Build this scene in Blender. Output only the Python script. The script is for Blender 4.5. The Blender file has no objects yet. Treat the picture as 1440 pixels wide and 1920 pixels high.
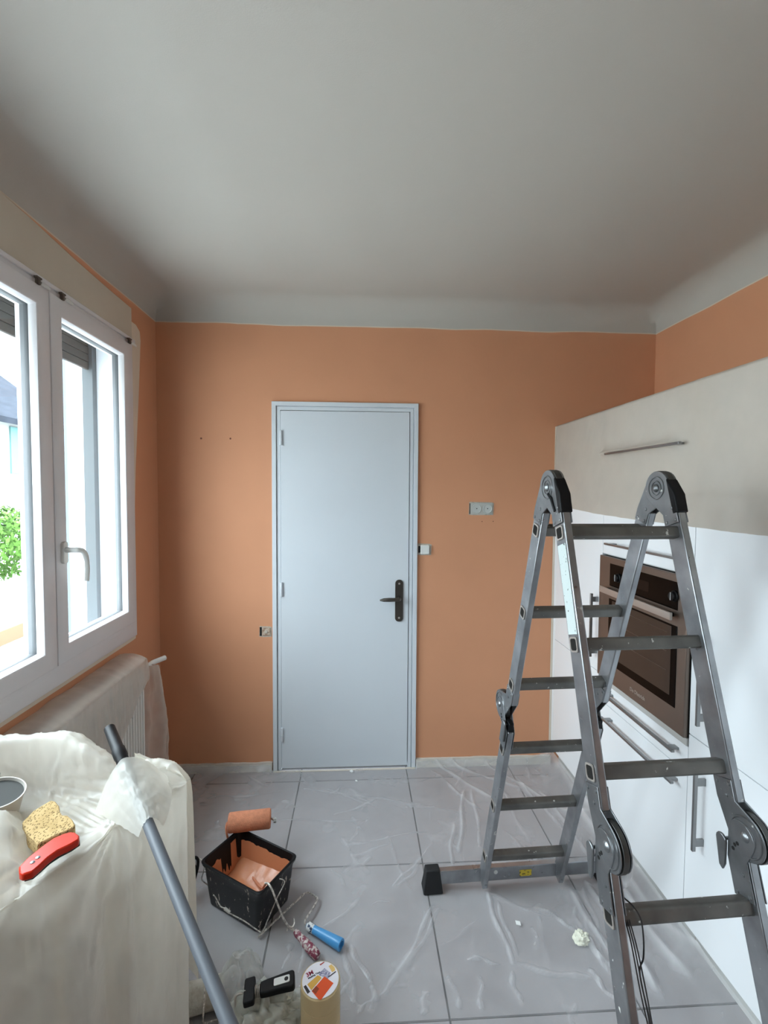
import bpy, bmesh, math, random
import numpy as np
from mathutils import Vector, Matrix, noise as mnoise
random.seed(7); rng = np.random.RandomState(7)
SC = bpy.context.scene; COL = SC.collection

# ------------------------------------------------------------------ camera
F_PX = 878.56
CP = np.array([1.1061, -2.6646, 1.6032]); YAW, PITCH, ROLL = .0561, -.0428, .0056
_f = np.array([math.sin(YAW)*math.cos(PITCH), math.cos(YAW)*math.cos(PITCH), math.sin(PITCH)])
_r = np.array([math.cos(YAW), -math.sin(YAW), 0.]); _u = np.cross(_r, _f)
_R = math.cos(ROLL)*_r+math.sin(ROLL)*_u; _U = -math.sin(ROLL)*_r+math.cos(ROLL)*_u
cam = bpy.data.cameras.new('camera'); co = bpy.data.objects.new('camera', cam); COL.objects.link(co)
cam.sensor_fit = 'VERTICAL'; cam.sensor_height = 36; cam.lens = F_PX*36/1920; cam.clip_start = .02
m = Matrix.Identity(4)
for i in range(3): m[i][0], m[i][1], m[i][2], m[i][3] = _R[i], _U[i], -_f[i], CP[i]
co.matrix_world = m; SC.camera = co
def at(u, v, ax, val):                       # photo pixel -> world point on the plane axis = val
    d = _f+_R*(u-720)/F_PX+_U*(960-v)/F_PX; t = (val-CP[ax])/d[ax]; return CP+d*t
# ------------------------------------------------------------------ world, light, exposure
SC.view_settings.view_transform = 'Standard'; SC.view_settings.look = 'None'
SC.view_settings.gamma = 1; SC.view_settings.use_curve_mapping = False
SC.view_settings.exposure = -0.12
W = bpy.data.worlds.new('overcast_sky'); SC.world = W; W.use_nodes = True
bg = W.node_tree.nodes['Background']; bg.inputs[0].default_value = (.83, .93, 1.03, 1)
_n, _l = W.node_tree.nodes, W.node_tree.links                      # overcast sky: three times brighter overhead than at the horizon
_t = _n.new('ShaderNodeTexCoord'); _s = _n.new('ShaderNodeSeparateXYZ'); _l.new(_t.outputs['Generated'], _s.inputs[0])
_a = _n.new('ShaderNodeMath'); _a.operation = 'MAXIMUM'; _a.inputs[1].default_value = 0; _l.new(_s.outputs['Z'], _a.inputs[0])
_b = _n.new('ShaderNodeMath'); _b.operation = 'MULTIPLY_ADD'; _b.inputs[1].default_value = 20.; _b.inputs[2].default_value = 9.5; _l.new(_a.outputs[0], _b.inputs[0]); _l.new(_b.outputs[0], bg.inputs[1])
def portal(y0, y1, z0, z1, x):
    l = bpy.data.lights.new('window_portal', 'AREA'); l.shape = 'RECTANGLE'; l.size = z1-z0; l.size_y = y1-y0
    l.cycles.is_portal = True
    o = bpy.data.objects.new('window_portal', l); COL.objects.link(o)
    o.location = (x, (y0+y1)/2, (z0+z1)/2); o.rotation_euler = (0, -math.pi/2, 0)
portal(-2.19, -.31, .90, 2.31, -.22); portal(-3.75, -2.55, .90, 2.31, -.22)

# ------------------------------------------------------------------ materials
def srgb(c):
    return tuple((x/255/12.92 if x/255 <= .04045 else ((x/255+.055)/1.055)**2.4) for x in c)+(1,)
MATS = {}
def mat(name, col=(200,200,200), rough=.5, metal=0., var=0., vscale=8., bump=0., bscale=200., spec=.5, coat=0., col2=None, m_lo=.45, m_hi=.6, trans=0.):
    if name in MATS: return MATS[name]
    m = bpy.data.materials.new(name); m.use_nodes = True; n = m.node_tree.nodes; L = m.node_tree.links
    b = n['Principled BSDF']; b.inputs['Roughness'].default_value = rough; b.inputs['Metallic'].default_value = metal
    b.inputs['Specular IOR Level'].default_value = spec; b.inputs['Coat Weight'].default_value = coat
    tc = n.new('ShaderNodeTexCoord')
    nz = n.new('ShaderNodeTexNoise'); nz.inputs['Scale'].default_value = vscale; nz.inputs['Detail'].default_value = 6
    L.new(tc.outputs['Object'], nz.inputs['Vector'])
    rp = n.new('ShaderNodeValToRGB'); c = srgb(col)
    if col2 is None:
        rp.color_ramp.elements[0].position = .3; rp.color_ramp.elements[1].position = .7
        rp.color_ramp.elements[0].color = tuple(x*(1-var) for x in c[:3])+(1,); rp.color_ramp.elements[1].color = tuple(min(1, x*(1+var)) for x in c[:3])+(1,)
    else:
        rp.color_ramp.elements[0].position = m_lo; rp.color_ramp.elements[1].position = m_hi
        rp.color_ramp.elements[0].color = c; rp.color_ramp.elements[1].color = srgb(col2)
    L.new(nz.outputs['Fac'], rp.inputs['Fac']); L.new(rp.outputs['Color'], b.inputs['Base Color'])
    if bump:
        n2 = n.new('ShaderNodeTexNoise'); n2.inputs['Scale'].default_value = bscale; n2.inputs['Detail'].default_value = 3
        L.new(tc.outputs['Object'], n2.inputs['Vector'])
        bp = n.new('ShaderNodeBump'); bp.inputs['Strength'].default_value = bump; bp.inputs['Distance'].default_value = .002
        L.new(n2.outputs['Fac'], bp.inputs['Height']); L.new(bp.outputs['Normal'], b.inputs['Normal'])
    MATS[name] = m; return m
def metal_mat(name, col, rough=.42, spat=.64):
    if name in MATS: return MATS[name]
    m = mat(name, col, rough, .85, .22, 14); n = m.node_tree.nodes; L = m.node_tree.links; b = n['Principled BSDF']
    tc = n.new('ShaderNodeTexCoord'); mp = n.new('ShaderNodeMapping'); mp.inputs['Scale'].default_value = (60, 60, 60)
    L.new(tc.outputs['Object'], mp.inputs['Vector'])
    nz = n.new('ShaderNodeTexNoise'); nz.inputs['Scale'].default_value = 1; nz.inputs['Detail'].default_value = 4; L.new(mp.outputs[0], nz.inputs['Vector'])
    r = n.new('ShaderNodeValToRGB'); r.color_ramp.elements[0].position = spat; r.color_ramp.elements[1].position = spat+.03
    L.new(nz.outputs['Fac'], r.inputs['Fac'])
    mx = n.new('ShaderNodeMix'); mx.data_type = 'RGBA'; src = b.inputs['Base Color'].links[0].from_socket
    L.new(r.outputs['Color'], mx.inputs['Factor']); L.new(src, mx.inputs[6]); mx.inputs[7].default_value = srgb((206,206,200)); L.new(mx.outputs[2], b.inputs['Base Color'])
    iv = n.new('ShaderNodeMath'); iv.operation = 'MULTIPLY_ADD'; iv.inputs[1].default_value = -.85; iv.inputs[2].default_value = .85
    L.new(r.outputs['Color'], iv.inputs[0]); L.new(iv.outputs[0], b.inputs['Metallic'])
    n3 = n.new('ShaderNodeTexNoise'); n3.inputs['Scale'].default_value = 25; L.new(tc.outputs['Object'], n3.inputs['Vector'])
    mr = n.new('ShaderNodeMapRange'); mr.inputs['To Min'].default_value = rough-.1; mr.inputs['To Max'].default_value = rough+.15
    L.new(n3.outputs['Fac'], mr.inputs['Value']); L.new(mr.outputs[0], b.inputs['Roughness'])
    return m
def film_mat(name, col, opac, opac2, rough=.25, tl=.3, bump=.4, bscale=30, spec=.6):
    if name in MATS: return MATS[name]
    m = bpy.data.materials.new(name); m.use_nodes = True; n = m.node_tree.nodes; L = m.node_tree.links
    b = n['Principled BSDF']; b.inputs['Base Color'].default_value = srgb(col); b.inputs['Roughness'].default_value = rough; b.inputs['Specular IOR Level'].default_value = spec
    tr = n.new('ShaderNodeBsdfTranslucent'); tr.inputs[0].default_value = srgb(col)
    tp = n.new('ShaderNodeBsdfTransparent'); tp.inputs[0].default_value = (.97, .97, .97, 1)
    a = n.new('ShaderNodeMixShader'); a.inputs[0].default_value = tl; L.new(b.outputs[0], a.inputs[1]); L.new(tr.outputs[0], a.inputs[2])
    lw = n.new('ShaderNodeLayerWeight'); lw.inputs['Blend'].default_value = .35
    tc = n.new('ShaderNodeTexCoord'); nz = n.new('ShaderNodeTexNoise'); nz.inputs['Scale'].default_value = 5; nz.inputs['Detail'].default_value = 5
    L.new(tc.outputs['Object'], nz.inputs['Vector'])
    ad = n.new('ShaderNodeMath'); ad.operation = 'MULTIPLY_ADD'; ad.inputs[1].default_value = .7; L.new(lw.outputs['Facing'], ad.inputs[0]); L.new(nz.outputs['Fac'], ad.inputs[2])
    mr = n.new('ShaderNodeMapRange'); mr.inputs['From Min'].default_value = .35; mr.inputs['From Max'].default_value = 1.15
    mr.inputs['To Min'].default_value = opac; mr.inputs['To Max'].default_value = opac2; L.new(ad.outputs[0], mr.inputs['Value'])
    x = n.new('ShaderNodeMixShader'); L.new(mr.outputs[0], x.inputs[0]); L.new(tp.outputs[0], x.inputs[1]); L.new(a.outputs[0], x.inputs[2])
    L.new(x.outputs[0], n['Material Output'].inputs[0])
    n2 = n.new('ShaderNodeTexNoise'); n2.inputs['Scale'].default_value = bscale; n2.inputs['Detail'].default_value = 4; n2.inputs['Distortion'].default_value = 1.5
    L.new(tc.outputs['Object'], n2.inputs['Vector'])
    bp = n.new('ShaderNodeBump'); bp.inputs['Strength'].default_value = bump; bp.inputs['Distance'].default_value = .004
    L.new(n2.outputs['Fac'], bp.inputs['Height']); L.new(bp.outputs['Normal'], b.inputs['Normal'])
    MATS[name] = m; return m
ORANGE = mat('orange_wall_paint', (212,152,116), .75, var=.035, vscale=2.5, bump=.12, bscale=260, spec=.3)
CEIL = mat('ceiling_white', (191,186,178), .9, var=.015, vscale=1.5, bump=.15, bscale=300, spec=.2)
CREAM = mat('cream_filler', (214,200,180), .8, var=.04, vscale=6)
DOORW = mat('door_grey_white', (214,219,224), .38, var=.012, vscale=3, bump=.04, bscale=120)
PVC = mat('white_pvc', (226,224,226), .35, var=.01)
CABW = mat('cabinet_white_gloss', (243,245,247), .22, var=.008, vscale=2)
CARC = mat('cabinet_carcass', (214,214,210), .5)
DARK = mat('dark_gap', (22,20,19), .7)
BLACKP = mat('black_plastic', (14,14,16), .5, spec=.25, var=.2, vscale=30)
RUBBER = mat('black_rubber', (28,28,30), .7, var=.2, vscale=20)
GROUT = mat('grout', (58,54,52), .95, var=.1)
TILE = mat('floor_tile', (160,155,156), .5, var=.05, vscale=3, bump=.1, bscale=60)
ALU = metal_mat('ladder_aluminium', (158,160,163), .30, .70)
ALU2 = metal_mat('ladder_rung_metal', (118,116,112), .48, .68)
STEEL = metal_mat('hinge_steel', (138,140,142), .34, .70)
STEELD = metal_mat('hinge_dark_steel', (92,92,90), .45, .74)
HANDLE = mat('brushed_handle', (150,150,150), .35, .9)
BRONZE = mat('oven_bronze', (132,118,108), .38, .75, var=.05)
BRONZED = mat('door_handle_bronze', (92,86,80), .38, .8, var=.1)
OGLASS = mat('oven_glass', (62,50,43), .18, spec=.35)
OBLACK = mat('oven_black_glass', (9,7,6), .14, spec=.1)
LSTEEL = mat('light_steel', (196,188,180), .35, .7)
WHITEP = mat('white_plastic', (226,226,222), .4)
PLASTER = mat('raw_plaster', (190,178,164), .95, var=.2, vscale=60, bump=.5, bscale=150)
OPAINT = mat('wet_orange_paint', (200,132,94), .3, var=.03, vscale=10, bump=.3, bscale=90)
WIRE = mat('painted_wire', (160,152,145), .5, .3, col2=(214,208,200), vscale=120, m_lo=.45, m_hi=.55)
FILM = film_mat('floor_film', (240,239,241), .05, .44, .17, .2, .5, 20)
def fold_opacity():
    n = FILM.node_tree.nodes; L = FILM.node_tree.links; x = [q for q in n if q.type == 'MIX_SHADER' and q.outputs[0].links and q.outputs[0].links[0].to_node.type == 'OUTPUT_MATERIAL'][0]
    a = n.new('ShaderNodeAttribute'); a.attribute_name = 'fold'; m = n.new('ShaderNodeMath'); m.operation = 'MULTIPLY_ADD'; m.inputs[1].default_value = .62; m.use_clamp = True
    src = x.inputs[0].links[0].from_socket; L.new(a.outputs['Fac'], m.inputs[0]); L.new(src, m.inputs[2]); L.new(m.outputs[0], x.inputs[0])
fold_opacity()
FILMT = film_mat('drape_film', (244,240,231), .66, .95, .22, .6, .6, 16)
FILMC = film_mat('cabinet_film', (208,197,183), .66, .86, .35, .2, .25, 12, spec=.35)
FILMR = film_mat('radiator_film', (226,218,208), .42, .85, .3, .35, .4, 30)
FILMB = film_mat('bag_film', (232,232,224), .35, .8, .18, .3, .7, 60)
def glass_mat():
    m = bpy.data.materials.new('window_glass'); m.use_nodes = True; n = m.node_tree.nodes; L = m.node_tree.links
    tp = n.new('ShaderNodeBsdfTransparent'); tp.inputs[0].default_value = (.96, .99, .98, 1); g = n.new('ShaderNodeBsdfGlossy'); g.inputs['Roughness'].default_value = .02
    fr = n.new('ShaderNodeFresnel'); fr.inputs[0].default_value = 1.45; x = n.new('ShaderNodeMixShader')
    ge = n.new('ShaderNodeNewGeometry'); mu = n.new('ShaderNodeMath'); mu.operation = 'SUBTRACT'; mu.use_clamp = True; L.new(fr.outputs[0], mu.inputs[0]); L.new(ge.outputs['Backfacing'], mu.inputs[1])
    L.new(mu.outputs[0], x.inputs[0]); L.new(tp.outputs[0], x.inputs[1]); L.new(g.outputs[0], x.inputs[2]); L.new(x.outputs[0], n['Material Output'].inputs[0]); return m
GLASS = glass_mat()

# ------------------------------------------------------------------ mesh helpers
class MB:
    def __init__(s): s.v = []; s.f = []; s.mi = []
    def add(s, v, f, mi=0):
        o = len(s.v); s.v += [tuple(map(float, p)) for p in v]; s.f += [tuple(i+o for i in q) for q in f]; s.mi += [mi]*len(f); return s
    def box(s, a, b, mi=0):
        x0, y0, z0 = [min(p, q) for p, q in zip(a, b)]; x1, y1, z1 = [max(p, q) for p, q in zip(a, b)]
        return s.add([(x0,y0,z0),(x1,y0,z0),(x1,y1,z0),(x0,y1,z0),(x0,y0,z1),(x1,y0,z1),(x1,y1,z1),(x0,y1,z1)],
                     [(0,3,2,1),(4,5,6,7),(0,1,5,4),(1,2,6,5),(2,3,7,6),(3,0,4,7)], mi)
    def obox(s, c, ex, ey, ez, hx, hy, hz, mi=0):
        c, ex, ey, ez = map(np.array, (c, ex, ey, ez)); v = [c+ex*hx*i+ey*hy*j+ez*hz*k for k in (-1,1) for j, i in ((-1,-1),(-1,1),(1,1),(1,-1))]
        return s.add(v, [(0,3,2,1),(4,5,6,7),(0,1,5,4),(1,2,6,5),(2,3,7,6),(3,0,4,7)], mi)
    def prism(s, poly, o, ex, ey, ez, d, mi=0):     # polygon in (ex,ey), extruded along ez by d
        o, ex, ey, ez = map(lambda q: np.array(q, float), (o, ex, ey, ez)); n = len(poly)
        v = [o+ex*a+ey*b for a, b in poly]; v += [p+ez*d for p in v[:n]]
        return s.add(v, [tuple(range(n-1, -1, -1)), tuple(range(n, 2*n))]+[(i, (i+1) % n, n+(i+1) % n, n+i) for i in range(n)], mi)
    def tube(s, pts, r, n=8, mi=0):
        pts = [np.array(p, float) for p in pts]; rs = r if hasattr(r, '__len__') else [r]*len(pts)
        t0 = pts[1]-pts[0]; t0 /= np.linalg.norm(t0); a = np.cross(t0, [0,0,1]); a = a if np.linalg.norm(a) > .1 else np.cross(t0, [1,0,0]); a /= np.linalg.norm(a)
        V = []
        for i, p in enumerate(pts):
            t = pts[min(i+1, len(pts)-1)]-pts[max(i-1, 0)]; t /= np.linalg.norm(t); a = a-t*(a@t); a /= np.linalg.norm(a); b = np.cross(t, a)
            V += [p+rs[i]*(a*math.cos(k*2*math.pi/n)+b*math.sin(k*2*math.pi/n)) for k in range(n)]
        Fc = [(i*n+k, i*n+(k+1) % n, (i+1)*n+(k+1) % n, (i+1)*n+k) for i in range(len(pts)-1) for k in range(n)]
        Fc += [tuple(range(n-1, -1, -1)), tuple(range((len(pts)-1)*n, len(pts)*n))]
        return s.add(V, Fc, mi)
    def lathe(s, prof, o, ax, n=32, mi=0):           # prof [(r, h)], closed at both ends
        ax = np.array(ax, float); ax /= np.linalg.norm(ax); a = np.cross(ax, [0,0,1]); a = a if np.linalg.norm(a) > .1 else np.cross(ax, [1,0,0]); a /= np.linalg.norm(a); b = np.cross(ax, a); o = np.array(o, float)
        V = [o+ax*h+r*(a*math.cos(k*2*math.pi/n)+b*math.sin(k*2*math.pi/n)) for r, h in prof for k in range(n)]
        Fc = [(i*n+k, i*n+(k+1) % n, (i+1)*n+(k+1) % n, (i+1)*n+k) for i in range(len(prof)-1) for k in range(n)]
        Fc += [tuple(range(n-1, -1, -1)), tuple(range((len(prof)-1)*n, len(prof)*n))]
        return s.add(V, Fc, mi)
    def grid(s, P, mi=0):                            # P[i][j] points
        P = np.array(P); a, b = P.shape[:2]
        return s.add(P.reshape(-1, 3), [(i*b+j, (i+1)*b+j, (i+1)*b+j+1, i*b+j+1) for i in range(a-1) for j in range(b-1)], mi)
    def build(s, name, mats, parent=None, bevel=0, smooth=True, ang=.6, seg=2, origin=None):
        me = bpy.data.meshes.new(name); v = s.v
        if origin is not None: v = [(p[0]-origin[0], p[1]-origin[1], p[2]-origin[2]) for p in v]
        me.from_pydata(v, [], s.f)
        mats = mats if isinstance(mats, (list, tuple)) else [mats]
        for q in mats: me.materials.append(q)
        me.polygons.foreach_set('material_index', s.mi)
        bm = bmesh.new(); bm.from_mesh(me); bmesh.ops.recalc_face_normals(bm, faces=bm.faces); bm.to_mesh(me); bm.free()
        if smooth:
            me.polygons.foreach_set('use_smooth', [True]*len(me.polygons)); me.set_sharp_from_angle(angle=ang)
        o = bpy.data.objects.new(name, me); COL.objects.link(o)
        if origin is not None: o.location = origin
        if parent is not None:
            o.parent = parent
            L = Vector((0,0,0)); p = parent
            while p is not None: L += p.location; p = p.parent
            o.location = o.location-L
        if bevel:
            bv = o.modifiers.new('edge', 'BEVEL'); bv.width = bevel; bv.segments = seg; bv.limit_method = 'ANGLE'; bv.angle_limit = .7
        return o
def thing(name, label, cat, loc=(0,0,0), group=None):
    o = bpy.data.objects.new(name, None); COL.objects.link(o); o.empty_display_size = .05; o.location = loc; o['label'] = label; o['category'] = cat
    if group: o['group'] = group
    return o
def tag(o, label, cat, group=None, kind=None):
    o['label'] = label; o['category'] = cat
    if group: o['group'] = group
    if kind: o['kind'] = kind
    return o
def struct(o, label=None): 
    o['kind'] = 'structure'
    if label: o['label'] = label
    return o
def sempty(name, label=None):
    o = bpy.data.objects.new(name, None); COL.objects.link(o); return struct(o, label)
def B(name, a, b, m, parent=None, bevel=0, **k): return MB().box(a, b).build(name, m, parent, bevel, **k)
def hull(P):
    P = sorted(set((round(a, 6), round(b, 6)) for a, b in P))
    def half(Q):
        h = []
        for p in Q:
            while len(h) > 1 and (h[-1][0]-h[-2][0])*(p[1]-h[-2][1])-(h[-1][1]-h[-2][1])*(p[0]-h[-2][0]) <= 0: h.pop()
            h.append(p)
        return h[:-1]
    return half(P)+half(P[::-1])
def circ(c, r, n=24, a0=0, a1=2*math.pi): return [(c[0]+r*math.cos(a0+(a1-a0)*i/n), c[1]+r*math.sin(a0+(a1-a0)*i/n)) for i in range(n)]
def rrect(x0, y0, x1, y1, r, n=5):
    o = []
    for cx, cy, a in ((x1-r, y1-r, 0), (x0+r, y1-r, 1), (x0+r, y0+r, 2), (x1-r, y0+r, 3)):
        o += [(cx+r*math.cos((a+i/n)*math.pi/2), cy+r*math.sin((a+i/n)*math.pi/2)) for i in range(n+1)]
    return o
def text_mesh(txt, size, o, ex, ey, m, parent, name='lettering', d=.0006, bold=0.):
    cu = bpy.data.curves.new('t', 'FONT'); cu.body = txt; cu.size = size; cu.extrude = d; cu.offset = bold; cu.align_x = 'CENTER'; cu.align_y = 'CENTER'; cu.resolution_u = 3
    to = bpy.data.objects.new('t', cu); COL.objects.link(to); dg = bpy.context.evaluated_depsgraph_get(); dg.update()
    me = bpy.data.meshes.new_from_object(to.evaluated_get(dg)); bpy.data.objects.remove(to)
    ex = np.array(ex, float); ey = np.array(ey, float); ex /= np.linalg.norm(ex); ey = ey-ex*(ex@ey); ey /= np.linalg.norm(ey); ez = np.cross(ex, ey); o = np.array(o, float)
    mb = MB(); mb.add([o+ex*v.co.x+ey*v.co.y+ez*v.co.z for v in me.vertices], [tuple(p.vertices) for p in me.polygons])
    return mb.build(name, m, parent, smooth=False)
def fbm(x, y, z=0, o=4): return mnoise.fractal(Vector((x, y, z)), 1.0, 2.0, o)
def spline(P, k):                                    # Catmull-Rom resample along axis 0
    P = np.array(P, float); n = len(P); out = []
    for i in range(n-1):
        a, b, c, d = P[max(i-1, 0)], P[i], P[i+1], P[min(i+2, n-1)]
        for j in range(k):
            t = j/k; out.append(.5*((2*b)+(-a+c)*t+(2*a-5*b+4*c-d)*t*t+(-a+3*b-3*c+d)*t**3))
    out.append(P[-1]); return np.array(out)

# ------------------------------------------------------------------ room shell
RW, YB, ZP, TH = 2.829, -7.6, 2.522, .30
def wall(name, axis, u0, u1, z0, z1, holes, pos, depth, m):
    """axis 'x': wall in plane x=pos running along y; axis 'y': plane y=pos running along x. depth = signed thickness"""
    us = sorted({u0, u1, *[h[0] for h in holes], *[h[1] for h in holes]}); zs = sorted({z0, z1, *[h[2] for h in holes], *[h[3] for h in holes]})
    solid = lambda i, j: 0 <= i < len(us)-1 and 0 <= j < len(zs)-1 and not any(h[0] <= us[i] < h[1] and h[2] <= zs[j] < h[3] for h in holes)
    P = lambda u, z, d: (pos+d, u, z) if axis == 'x' else (u, pos+d, z)
    nu, nz = len(us), len(zs); MI = []; V = [P(u, z, d) for d in (0, depth) for u in us for z in zs]; ix = lambda i, j, k: k*nu*nz+i*nz+j; Fc = []
    for i in range(nu-1):
        for j in range(nz-1):
            if not solid(i, j): continue
            for k in (0, 1): Fc.append((ix(i,j,k), ix(i+1,j,k), ix(i+1,j+1,k), ix(i,j+1,k))); MI.append(k)
            if not solid(i-1, j): Fc.append((ix(i,j,0), ix(i,j+1,0), ix(i,j+1,1), ix(i,j,1))); MI.append(1)
            if not solid(i+1, j): Fc.append((ix(i+1,j,0), ix(i+1,j+1,0), ix(i+1,j+1,1), ix(i+1,j,1))); MI.append(1)
            if not solid(i, j-1): Fc.append((ix(i,j,0), ix(i+1,j,0), ix(i+1,j,1), ix(i,j,1))); MI.append(1)
            if not solid(i, j+1): Fc.append((ix(i,j+1,0), ix(i+1,j+1,0), ix(i+1,j+1,1), ix(i,j+1,1))); MI.append(1)
    b = MB(); b.v = V; b.f = Fc; b.mi = MI
    return struct(b.build(name, m+[RENDER], smooth=False))
RENDER = mat('white_render', (222,224,226), .85, var=.02)
WY0, WY1, WZ0, WZ1 = -2.20, -.30, .89, 2.32
wall('wall_left', 'x', YB, 0, -.1, 2.70, [(WY0, WY1, WZ0, WZ1), (-3.76, -2.54, WZ0, WZ1)], 0, -TH, [ORANGE])
wall('wall_back', 'y', -TH, RW+.1, -.1, 2.70, [(.6742-.02, 1.4004+.02, -.1, 2.075)], 0, .1, [ORANGE])
wall('wall_right', 'x', YB, 0, -.1, 2.70, [], RW, .1, [ORANGE])
wall('wall_front', 'y', -TH, RW+.1, -.1, 2.70, [], YB, -.1, [mat('rear_wall_darkened', (96,90,84), .85)])  # unseen rear wall, coloured dark so the ladder reflects less orange
# coved ceiling
def ceiling():
    def ring(off, z, wav):
        x0, x1, y0, y1 = off, RW-off, YB+off, -off; pts = []
        for (ax, ay), (bx, by), n in (((x0,y1),(x1,y1),70), ((x1,y1),(x1,y0),90), ((x1,y0),(x0,y0),70), ((x0,y0),(x0,y1),90)):
            for i in range(n):
                t = i/n; x, y = ax+(bx-ax)*t, ay+(by-ay)*t; pts.append((x, y, z+wav*fbm(x*3, y*3, 1.3)))
        return pts
    r = .125; R = [ring(.0005, ZP, .006), ring(.0012, ZP+.006, .006)]
    for k in range(1, 9):
        a = k/8*math.pi/2; R.append(ring(r*(1-math.cos(a))+.0012, ZP+.008+r*math.sin(a), 0))
    n = len(R[0]); V = [p for q in R for p in q]; Fc = []; mi = []
    for k in range(len(R)-1):
        for i in range(n): Fc.append((k*n+i, k*n+(i+1) % n, (k+1)*n+(i+1) % n, (k+1)*n+i)); mi.append(1 if k == 0 else 0)
    Fc.append(tuple(range((len(R)-1)*n, len(R)*n))); mi.append(0)
    b = MB(); b.v = V; b.f = Fc; b.mi = mi
    return struct(b.build('ceiling', [CEIL, CREAM], ang=1.2))
ceiling()
# floor: slab + tiles
fl = struct(B('floor', (-.0, YB, -.1), (RW, 0, -.006), GROUT, smooth=False))
S = .6014; TX, TY = .79, -.1178
def cuts(lo, hi, t): 
    k0 = math.floor((lo-t)/S); c = [t+S*k for k in range(k0, k0+18)]; return [lo]+[q for q in c if lo+.01 < q < hi-.01]+[hi]
cx, cy = cuts(0, RW, TX), cuts(YB, 0, TY)
for i in range(len(cx)-1):
    for j in range(len(cy)-1):
        B('tile', (cx[i]+.0035, cy[j]+.0035, -.01), (cx[i+1]-.0035, cy[j+1]-.0035, 0), TILE, fl, smooth=False)
# baseboards covered in cream masking paper
def base(name, p0, p1, out):
    p0, p1, out = map(lambda q: np.array(q, float), (p0, p1, out)); n = 40; P = []
    for i in range(n+1):
        p = p0+(p1-p0)*i/n; h = .050+.004*fbm(p[0]*9, p[1]*9, 3); P.append([p, p+[0,0,h], p+out*.012+[0,0,h-.002], p+out*.014+[0,0,.03], p+out*.02+[0,0,.001]])
    return struct(MB().grid(P).build(name, MASKP))
MASKP = mat('masking_paper', (206,200,190), .6, var=.06, vscale=20, bump=.4, bscale=60)
base('baseboard_back', (.002, -.001, 0), (.622, -.001, 0), (0, -1, 0)); base('baseboard_back_2', (1.45, -.001, 0), (2.25, -.001, 0), (0, -1, 0))
base('baseboard_left', (.001, -.002, 0), (.001, YB, 0), (1, 0, 0))

# ------------------------------------------------------------------ door
d1 = sempty('door_1', 'pale grey-white flush door with a bronze lever handle in the orange wall')
lx0, lx1, lz0, lz1 = .6742, 1.4004, .015, 2.055
MB().prism(rrect(lx0+.0015, lz0, lx1-.003, lz1-.003, .002, 1), (0, -.014, 0), (1,0,0), (0,0,1), (0,1,0), .04).build('door_leaf', DOORW, d1, .0015)
def casing(name, prof_w, prof):   # mitred frame: profile points (distance outwards from leaf edge, depth y)
    V, Fc = [], []; n = len(prof)
    path = [(lx0, 0.0, -1, 0), (lx0, lz1, -1, 1), (lx1, lz1, 1, 1), (lx1, 0.0, 1, 0)]
    for x, z, sx, sz in path:
        for w, d in prof: V.append((x+sx*w, d, z+sz*w))
    for i in range(3):
        for k in range(n): Fc.append((i*n+k, i*n+(k+1) % n, (i+1)*n+(k+1) % n, (i+1)*n+k))
    Fc += [tuple(range(n)), tuple(range(3*n, 4*n))]
    return MB().add(V, Fc).build(name, DOORW, d1, .001)
casing('door_frame', 0, [(.0, .03), (.0, -.010), (.0185, -.010), (.0195, -.004), (.0225, -.004), (.0235, -.018), (.0455, -.018), (.047, -.015), (.047, .03)])
B('door_backing', (lx0-.02, .028, 0), (lx1+.02, .09, 2.07), DARK, d1)  # dark slab across the whole opening behind the leaf
B('door_light_block', (.4, .102, -.15), (1.7, .112, 2.4), DARK, d1)  # added dark panel behind the wall, blocks light leaking under the leaf
for z in (1.90, 1.051, .215):
    MB().lathe([(.0065,-.04),(.0078,-.038),(.0078,-.001),(.006,0),(.0078,.001),(.0078,.038),(.0065,.04)], (lx0+.004, -.020, z), (0,0,1), 14).build('hinge', DOORW, d1)
hx = 1.344
pl = MB().prism(rrect(hx-.023, .862, hx+.023, 1.103, .021, 6), (0, -.014, 0), (1,0,0), (0,0,1), (0,-1,0), .008).build('handle_plate', BRONZED, d1, .002); pl['label'] = 'dark bronze escutcheon plate'
for z in (.884, 1.081): MB().lathe([(.006,0),(.0055,.002),(.002,.003)], (hx, -.0218, z), (0,-1,0), 14).build('screw', LSTEEL, pl)
lv = MB().tube([(hx, -.02, .998), (hx, -.052, .998), (hx-.006, -.060, .998), (hx-.03, -.062, .998), (hx-.06, -.061, .9975), (hx-.09, -.058, .996), (hx-.112, -.055, .994)], [.011, .010, .011, .0105, .0115, .010, .004], 14).build('lever_handle', BRONZED, d1); lv['label'] = 'bronze lever handle'
B('threshold', (lx0-.045, -.03, 0), (lx1+.045, -.016, .003), CREAM, d1)

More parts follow.
